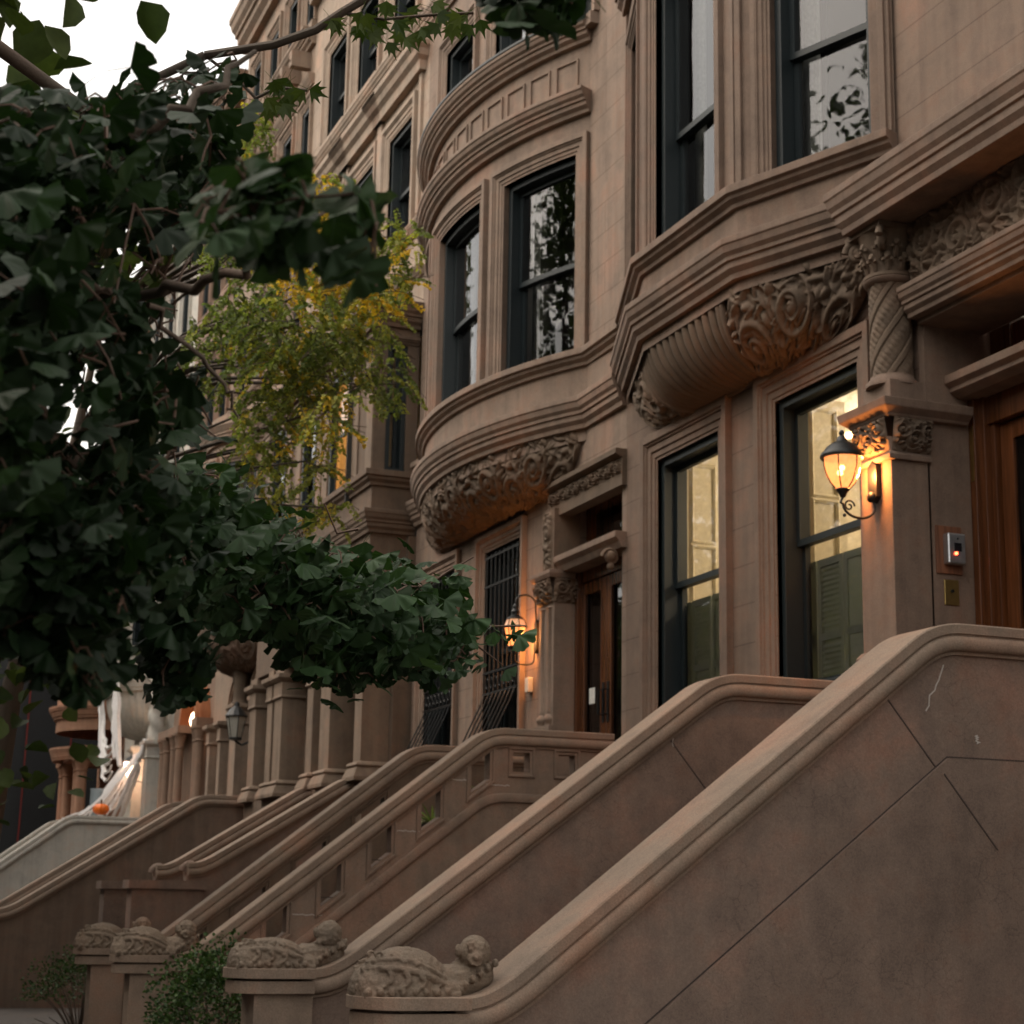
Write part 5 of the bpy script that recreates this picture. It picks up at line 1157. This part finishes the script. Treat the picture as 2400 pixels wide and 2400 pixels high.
def ginkgo_shape():
    V = [(0, 0)]; n = 20; a0 = math.radians(62)
    for i in range(n+1):
        t = -1+2*i/n; a = t*a0*1.08; r = 1.0+.022*math.sin(i*1.9)+.018*math.cos(i*3.7)-.05*abs(t)**3
        if i == n//2: r *= .62
        elif abs(i-n//2) == 1: r *= .97
        V.append((r*math.sin(a)*1.02, r*math.cos(a)*.92))
    m = len(V)
    for i in range(n+1): x, y = V[i+1]; V.append((x*.55, y*.55))
    F = [(0, m+i+1, m+i) for i in range(n)] + [(m+i, m+i+1, i+2, i+1) for i in range(n)]
    # petiole
    k = len(V); V += [(-.018, .02), (.018, .02), (.012, -.75), (-.012, -.75)]; F.append((k, k+1, k+2, k+3))
    return V, F, lambda x, y: -.16*x*x + .10*abs(x) + ((.03*math.sin(7*math.atan2(x, y+.001)) + .012*math.sin(46*math.atan2(x, y+.001))*y) if y > .1 else 0) - .12*max(0, y)**2 - (.25*y*y if y < 0 else 0)
def oval_shape(w=.45):
    V = [(0,0),(w*.8,.3),(w,.55),(w*.6,.85),(0,1),(-w*.6,.85),(-w,.55),(-w*.8,.3)]
    return V, [(0,1,2,3,4),(0,4,5,6,7)], lambda x, y: .3*abs(x)-.15*y*y
def maple_shape():
    ang = [(-90,.0),(-78,.32),(-62,.70),(-50,.42),(-40,.50),(-30,.88),(-20,.50),(-8,.62),(0,1.08),(8,.62),(20,.50),(30,.88),(40,.50),(50,.42),(62,.70),(78,.32)]
    V = [(0, .12)] + [(r*math.sin(math.radians(a)), .25+r*math.cos(math.radians(a))*.8) for a, r in ang[1:]]
    k = len(V); F = [(0, i, i+1) for i in range(1, k-1)]
    V += [(-.012,.15),(.012,.15),(.01,-.5),(-.01,-.5)]; F.append((k,k+1,k+2,k+3)); return V, F, lambda x, y: .12*abs(x)-.2*y*y*.5
GK = ginkgo_shape(); OV = oval_shape(); MP = maple_shape()
def inpoly(x, y, P):
    c = False; j = len(P)-1
    for i in range(len(P)):
        if (P[i][1] > y) != (P[j][1] > y) and x < (P[j][0]-P[i][0])*(y-P[i][1])/(P[j][1]-P[i][1])+P[i][0]: c = not c
        j = i
    return c

# --- ginkgo: trunk on the kerb side just left of the view, limbs reaching in
TR = Vector((-3.6, -8.8, 0))
gk = thing('ginkgo_tree', TR, 'dark green ginkgo tree with fan shaped leaves reaching in from the left', 'tree')
mb = MB(); tp = [TR, TR+Vector((.02,.03,1.2)), TR+Vector((.05,.1,2.4)), TR+Vector((.0,.25,3.6)), TR+Vector((-.1,.3,5.2)), TR+Vector((-.15,.35,7.2))]
mb.tube(tp, [.22,.19,.17,.15,.12,.07], 16)
rg = random.Random(77); random.seed(77)
leaves = []; twigs = MB()
def limb(pts, r0, r1):
    P = [Vector(p) for p in pts]; out = []
    for i in range(len(P)-1):
        for k in range(6): out.append(P[i].lerp(P[i+1], k/6)+Vector((rg.uniform(-1,1), rg.uniform(-1,1), rg.uniform(-1,1)))*.012)
    out.append(P[-1]); mb.tube(out, [r0+(r1-r0)*i/(len(out)-1) for i in range(len(out))], 8); return out
def pix(p):
    c = Vector(p)-CAM; z = c.dot(fwd); return 1200+FP*c.dot(right)/z, 1200+FP*c.dot(down)/z
def cluster(c, n, size, spread=.05, tint=None, droop=.6, poly=None, holes=(), jo=30):
    joff = (rg.gauss(0, jo), rg.gauss(0, jo))
    for _ in range(n):
        a = rg.uniform(0, 2*PI); el = rg.uniform(-.9, .35)
        d = Vector((math.cos(a)*math.cos(el), math.sin(a)*math.cos(el), math.sin(el)-droop*rg.random())).normalized()
        s = size*rg.uniform(.7, 1.2); p = Vector(c)+d*s*.75+Vector((rg.gauss(0,spread), rg.gauss(0,spread), rg.gauss(0,spread)))
        if poly:
            qx, qy = pix(p+d*s*.6); qx += joff[0]; qy += joff[1]
            if not inpoly(qx, qy, poly) or any((qx-hx)**2+(qy-hy)**2 < (hr*1.75)**2 for hx, hy, hr in holes): continue
        nr = Vector((rg.gauss(0,.55), rg.gauss(-.45,.55), .8)).normalized()
        leaves.append((p, d, nr, s, rg.random() if tint is None else min(1, max(0, tint+rg.uniform(-.3,.3)))))
def fill(poly, npts, dist, size, nl=4, jit=.3, holes=(), tint=None, twig=True, jo=30):
    xs = [p[0] for p in poly]; ys = [p[1] for p in poly]; k = 0; prev = []
    while k < npts:
        x = rg.uniform(min(xs), max(xs)); y = rg.uniform(min(ys), max(ys))
        if not inpoly(x, y, poly): continue
        if any((x-hx)**2+(y-hy)**2 < hr*hr for hx, hy, hr in holes): k += .2; continue
        d = (dist(x, y) if callable(dist) else dist)+rg.uniform(-jit, jit); c = at(x, y, d); k += 1
        cluster(c, nl, size, tint=tint, poly=poly, holes=holes, jo=jo)
        if prev and twig:
            q = min(prev, key=lambda v: (v-c).length)
            if (q-c).length < .5:
                m_ = (q+c)/2+Vector((0,0,.015)); twigs.tube([q+Vector((0,0,.01)), m_, c], [.0022,.002,.0015], 5)
        prev.append(c)
holes = [(300,560,34),(265,650,34),(325,625,24),(335,545,18),(205,600,20),(140,760,26),(150,885,30),(160,1010,40),(205,1030,22),(420,600,26),(330,770,22),(290,870,22),(420,800,30),(450,690,22),(200,640,22),(330,900,18),(310,1050,26),(100,600,16),(250,940,16),(380,870,20),(410,1045,22),(230,760,16),(470,940,26),(360,700,26),(250,800,20),(190,820,18),(300,980,18),(450,1000,20),(180,1110,22),(120,930,22),(400,640,20)]
dl_ = lambda x, y: 2.55+(x/560.)*.7+abs(y-900)/2400
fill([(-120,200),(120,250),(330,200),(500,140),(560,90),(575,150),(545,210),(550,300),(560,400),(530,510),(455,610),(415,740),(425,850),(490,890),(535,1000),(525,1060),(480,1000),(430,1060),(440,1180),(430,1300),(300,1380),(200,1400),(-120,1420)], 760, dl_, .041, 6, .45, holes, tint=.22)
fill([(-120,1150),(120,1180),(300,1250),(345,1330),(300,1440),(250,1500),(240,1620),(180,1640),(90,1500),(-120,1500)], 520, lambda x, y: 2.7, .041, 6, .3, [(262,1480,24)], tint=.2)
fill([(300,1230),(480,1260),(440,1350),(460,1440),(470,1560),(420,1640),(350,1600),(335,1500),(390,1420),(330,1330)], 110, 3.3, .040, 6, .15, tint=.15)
# big leaves of the nearest sprays
fill([(560,360),(720,400),(740,480),(640,640),(760,640),(760,520),(860,440),(905,500),(880,640),(905,670),(860,690),(700,640),(560,600),(470,560),(430,450)], 60, 2.15, .042, 4, .15, tint=.5, jo=8)
for (x, y, dx, dy) in ((840,450,30,10),(850,480,20,40),(680,430,60,10),(790,480,10,-50),(700,530,-30,50),(620,600,-20,60),(700,620,10,60),(800,600,40,30),(850,650,20,20),(560,480,-60,20),(500,640,-30,60),(450,560,-50,0),(600,430,30,-30),(740,600,0,50),(640,520,0,60)):
    c = at(x-dx*.5, y-dy*.5, 2.05+rg.uniform(-.06,.06)); d = (at(x+dx, y+dy, 2.05)-c); leaves.append((c, d, -fwd+Vector((rg.gauss(0,.4), rg.gauss(0,.4), .5)), .046, .55))
# the long low branch reaching right, in focus
br = [(380,1100),(470,1090),(520,1130),(560,1170),(650,1215),(720,1265),(800,1290),(920,1320),(1000,1350),(1030,1400),(1080,1445),(1110,1490),(1110,1545),(1070,1555),(1050,1600),(985,1580),(940,1560),(880,1615),(830,1600),(760,1590),(700,1540),(640,1500),(560,1470),(500,1420),(420,1420),(350,1300),(350,1180)]
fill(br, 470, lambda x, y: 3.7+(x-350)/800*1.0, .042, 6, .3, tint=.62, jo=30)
# two free twigs
for pts, ln in (([(1000,1375),(1050,1340),(1110,1305)], 5), ([(1085,1465),(1150,1468),(1235,1467)], 6), ([(840,1240),(790,1250),(760,1180)], 0), ([(1020,1540),(1100,1500),(1180,1560)], 4)):
    P = [at(x, y, 4.6) for x, y in pts]; twigs.tube(P, [.0045,.0035,.002], 6)
    for i in range(ln): t = (i+.6)/ln*2; j = min(1, int(t)); c = P[j].lerp(P[j+1], t-j); cluster(c, 2, .045, .012, .9)
# top cluster
fill([(1160,-60),(1360,-60),(1345,20),(1290,30),(1225,60),(1190,30)], 90, 2.6, .045, 6, .1)
l1 = limb([tp[3], TR+Vector((.2,.9,3.3)), at(40,620,2.9), at(330,700,2.8), at(560,640,2.5), at(700,560,2.15)], .017, .004)
l2 = limb([tp[2], TR+Vector((.1,.9,2.2)), at(20,1000,3.0), at(300,1130,3.2), at(560,1230,3.9), at(800,1350,4.3), at(1000,1430,4.6), at(1085,1465,4.6)], .03, .005)
limb([tp[2], at(0,1350,2.9), at(120,1450,2.75), at(200,1560,2.8)], .013, .003)
limb([tp[3], at(200,400,2.9), at(440,250,2.9), at(600,120,3.0)], .018, .004); limb([at(200,-200,2.9), at(760,-160,2.8), at(1150,-80,2.7), at(1300,-20,2.6)], .012, .005)
limb([at(330,700,2.8), at(520,900,2.9), at(560,980,2.9)], .005, .002); limb([at(300,1130,3.2), at(400,1350,3.3), at(420,1560,3.3)], .010, .004)
mb.build('trunk', M_bark, gk, smooth=60); twigs.build('twigs', M_twig, gk, smooth=60)
leaf_obj('foliage', leaves, GK, M_ginkgo, gk)

# --- maple twigs at the top
mt = Vector((-5.5, -9.6, 0)); mp_ = thing('maple_tree', mt, 'maple tree whose few pointed leaves hang into the top of the view', 'tree')
mb = MB(); mb.tube([mt, mt+Vector((0,.1,2.5)), mt+Vector((.1,.4,5)), mt+Vector((.1,.8,8))], [.2,.16,.12,.05], 12)
ml = []
def mleaf(x, y, d, s, dx=0, dy=1):
    c = at(x, y, d); ax = (at(x+dx*50, y+dy*50, d)-c); ml.append((c, ax, -fwd+Vector((rg.gauss(0,.3), rg.gauss(0,.3), .2)), s, rg.random()))
for x, y in ((820,70),(860,85),(880,60),(925,55),(905,100),(945,90),(985,70),(1010,50),(1040,60),(1090,40),(1070,75),(960,30),(900,20),(1110,60),(640,205),(668,210),(690,205),(715,215),(655,245),(640,260),(625,250),(1000,20),(845,40),(780,60)):
    for q in range(2): mleaf(x+rg.uniform(-14,14), y+rg.uniform(-14,10)-14, 6.5+rg.uniform(-.2,.2), .075, rg.uniform(-.8,.8), rg.uniform(.2,1))
for pts in ([(480,130),(640,105),(740,70),(800,30),(900,-30)], [(800,30),(900,45),(1010,35),(1110,30)], [(600,230),(650,205),(720,212)], [(480,130),(560,190),(600,230)]): mb.tube([at(x, y, 6.5) for x, y in pts], [.016 if pts[0][0] in (480,) and pts[1][0] == 640 else .006]*len(pts), 6)
mb.tube([mt+Vector((.1,.5,5.5)), at(200,260,6.5), at(480,130,6.5)], [.04,.025,.017], 8)
mb.build('trunk', M_bark, mp_, smooth=60); leaf_obj('foliage', ml, MP, M_maple, mp_)

# --- honey locust down the pavement
ht = Vector((-21.5, -5.2, 0)); hl = thing('honey_locust_tree', ht, 'honey locust with feathery yellow green leaves before the box bay', 'tree')
mb = MB(); mb.tube([ht, ht+Vector((0,.05,2)), ht+Vector((.15,.2,4)), ht+Vector((.2,.6,6.2)), ht+Vector((.3,.9,8.5))], [.16,.14,.12,.08,.03], 12)
hleaf = []
hp = [((560,330),60,.5),((600,270),50,.4),((640,440),60,.6),((720,470),80,.75),((790,450),60,.6),((700,560),110,.85),((760,640),110,.9),((840,640),80,.7),((900,540),70,.45),((950,620),60,.35),((900,690),60,.9),((830,740),90,.6),((700,760),110,.35),((600,720),100,.25),((520,760),80,.3),((640,840),100,.45),((740,840),110,.45),((850,800),55,.35),((900,820),50,.2),((930,900),50,.25),((700,930),80,.5),((640,1000),70,.5),((760,960),60,.6),((720,1080),50,.5),((760,1010),40,.7),((700,1170),55,.6),((780,1190),35,.6),((590,960),60,.4),((560,1050),50,.4),((480,880),60,.3),((880,880),40,.4),((540,600),60,.4),((960,560),40,.5),((800,560),50,.9),((620,1100),40,.4)]
rg = random.Random(11)
anch = [ht+Vector((.15,.2,4)), ht+Vector((.2,.5,5.6)), ht+Vector((.25,.7,7)), ht+Vector((.3,.9,8.5))]
for (cx, cy), R, tn in hp:
    dd = 16.0+rg.uniform(-1.2, 1.2); c0 = at(cx, cy, dd)
    an = min(anch, key=lambda v: (v-c0).length); mid = an.lerp(c0, .5)+Vector((0,0,.35)); mb.tube([an, mid, c0], [.045,.025,.008], 6)
    nfr = int(R*R/210)+3
    for _ in range(nfr):
        a = rg.uniform(0, 2*PI); r = R*math.sqrt(rg.random()); p = at(cx+r*math.cos(a), cy+r*math.sin(a)*.9, dd+rg.uniform(-.5,.5))
        d = Vector((rg.uniform(-1,1), rg.uniform(-1,1), rg.uniform(-.9,.1))).normalized(); L = rg.uniform(.16,.30); side = d.cross(Vector((0,0,1))).normalized(); t0 = min(1, max(0, tn+rg.gauss(0,.22)))
        mb.tube([p, p+d*L*.5+Vector((0,0,.01)), p+d*L], .0035, 3)
        for k in range(9):
            for sg in (-1, 1):
                q = p+d*L*(k+1)/9.5-Vector((0,0,.0012*(k+1)**2)); hleaf.append((q, side*sg+d*.35+Vector((rg.gauss(0,.3),rg.gauss(0,.3),-.35+rg.gauss(0,.3))), Vector((rg.gauss(0,.4), rg.gauss(0,.4), 1)), rg.uniform(.034,.050), min(1, max(0, t0+rg.gauss(0,.08)))))
mb.build('trunk', M_bark, hl, smooth=60); leaf_obj('foliage', hleaf, OV, M_locust, hl)

# --- plants
pl = thing('potted_plant', (-16.6, -.75, 2.35), 'striped strap leaved plant in a pot behind the pierced balustrade', 'plant')
mb = MB(); mb.lathe([(.16,0),(.2,.25),(.21,.28),(.18,.28),(.001,.26)], (-16.2, -1.0, 2.3), 18); mb.lathe([(.16,0),(.2,.25),(.21,.28),(.18,.28),(.001,.26)], (-16.15, -1.62, 2.07), 18); mb.build('pot', plain('dark pot', (0.03,0.03,0.03), .6), pl)
sl = []
for (bx, by, bz) in ((-16.2,-1.0,2.55), (-16.15,-1.62,2.32)):
    for k in range(70):
        a = rg.uniform(0, 2*PI); d = Vector((math.cos(a), math.sin(a), rg.uniform(.5,2))).normalized(); sl.append(((bx,by,bz), d, Vector((0,0,1)), rg.uniform(.2,.34), rg.random()))
ST = ([(-.035,0),(.035,0),(.045,.35),(.03,.75),(0,1),(-.03,.75),(-.045,.35)], [(0,1,2,6),(6,2,3,5),(5,3,4)], lambda x, y: -.55*y*y)
leaf_obj('leaves', sl, ST, M_strap, pl)
def shrub(c, R, n, label):
    o = thing('boxwood_shrub', c, label, 'shrub'); c = Vector(c); L = []
    mb = MB()
    for k in range(26):
        d = Vector((rg.gauss(0,1), rg.gauss(0,1), abs(rg.gauss(0,1))+.2)).normalized(); mb.tube([c+Vector((0,0,.02)), c+Vector((d.x*R[0]*.5,d.y*R[1]*.5,d.z*R[2]*.6)), c+Vector((d.x*R[0],d.y*R[1],d.z*R[2]))*1.0], [.012,.008,.003], 5)
    mb.build('stem', M_bark, o)
    for _ in range(n):
        d = Vector((rg.gauss(0,1), rg.gauss(0,1), rg.gauss(0,1)+.3)).normalized(); k = rg.uniform(.6, 1.05)*(1+.15*math.sin(d.x*7)*math.cos(d.z*6))
        p = c+Vector((d.x*R[0]*k, d.y*R[1]*k, R[2]*.5+abs(d.z)*R[2]*k*.6)); L.append((p, d+Vector((rg.gauss(0,.6),rg.gauss(0,.6),rg.gauss(0,.6)+.5)), Vector((rg.gauss(0,.6),rg.gauss(0,.6),1)), rg.uniform(.022,.034), rg.random()))
    leaf_obj('foliage', L, OV, M_shrub, o)
shrub((-13.1, -4.25, .2), (.62, .5, 1.0), 4600, 'clipped dark green shrub between the two nearest stoops')
shrub((-19.9, -4.2, .1), (.9, .6, .9), 2200, 'low green shrub beyond the pierced stoop')

# ================================================================== ACROSS THE STREET (seen in the window glass), added kerb trees for shade
op = thing('opposite_houses', (-30, -24, 0), 'plain brick terrace across the street', 'house'); rg = random.Random(4)
mb = MB(); SO = Flat((40, -24), (-110, -24)); ho = [(s, s+1.1, z, z+1.9) for z in (3.2, 6.8, 10.2) for s in np.arange(3, 145, 2.3)]
wall(mb, SO, 0, 150, 0, 13.2, ho, t=.2); mb.box(-110, 40, -33, -32.9, 0, 13.2); mb.box(-110, 40, -33, -24, 13.0, 13.1); mb.build('wall', stone('red brown brick', (0.22,0.12,0.09), joints=(0,.09,.24)), op, recalc=False)
mb = MB()
for h in ho: mb.add([SO(h[0],h[2],-.15), SO(h[1],h[2],-.15), SO(h[1],h[3],-.15), SO(h[0],h[3],-.15)], [(0,1,2,3)])
o = mb.build('window', plain('dark glass', (0.03,0.035,0.04), .1), op, recalc=False); o['kind'] = 'stuff'
def street_tree(x, y, h, R, n, label, seed):
    r = random.Random(seed); t = Vector((x, y, 0)); o = thing('street_tree', t, label, 'tree', 'street trees across the road' if y < -15 else 'added shade trees on the near kerb'); mb = MB()
    mb.tube([t, t+Vector((0,0,h*.35)), t+Vector((r.uniform(-.3,.3),r.uniform(-.3,.3),h*.65)), t+Vector((0,0,h*.95))], [.22,.17,.1,.03], 10); L = []
    lobes = [Vector((r.gauss(0,R*.45), r.gauss(0,R*.45), h*.62+r.uniform(-.3,.34)*h)) for _ in range(16)]
    for lb in lobes:
        mb.tube([t+Vector((0,0,h*.4)), t+Vector((lb.x*.4,lb.y*.4,h*.5)), t+lb], [.08,.05,.015], 6); rr = R*r.uniform(.28,.46)
        for _ in range(n//16):
            d = Vector((r.gauss(0,1),r.gauss(0,1),r.gauss(0,1))).normalized()*rr*r.uniform(.4,1.05); L.append((t+lb+d, Vector((r.gauss(0,1),r.gauss(0,1),r.gauss(-.3,.6))), Vector((r.gauss(0,.5),r.gauss(0,.5),1)), r.uniform(.16,.28), r.random()))
    mb.build('trunk', M_bark, o, smooth=60); leaf_obj('crown', L, OV, M_street, o)
for i, (x, y, h) in enumerate(((-6,-19.6,17),(-15,-19.8,19),(-26,-19.6,23),(-36,-19.8,22),(-48,-19.6,17),(-60,-19.8,18),(4,-10.5,12),(-10.5,-10.2,12.5),(-20,-10.0,9.5),(-30,-9.8,9.5),(-40,-9.4,18),(-53,-9.6,13))):  # near kerb trees unseen, added to shade lower fronts and show in glass
    street_tree(x, y, h, 4.8, 6500, ('leafy street tree on the far pavement' if y < -15 else 'unseen leafy tree added on the near kerb to shade the lower fronts'), 100+i)
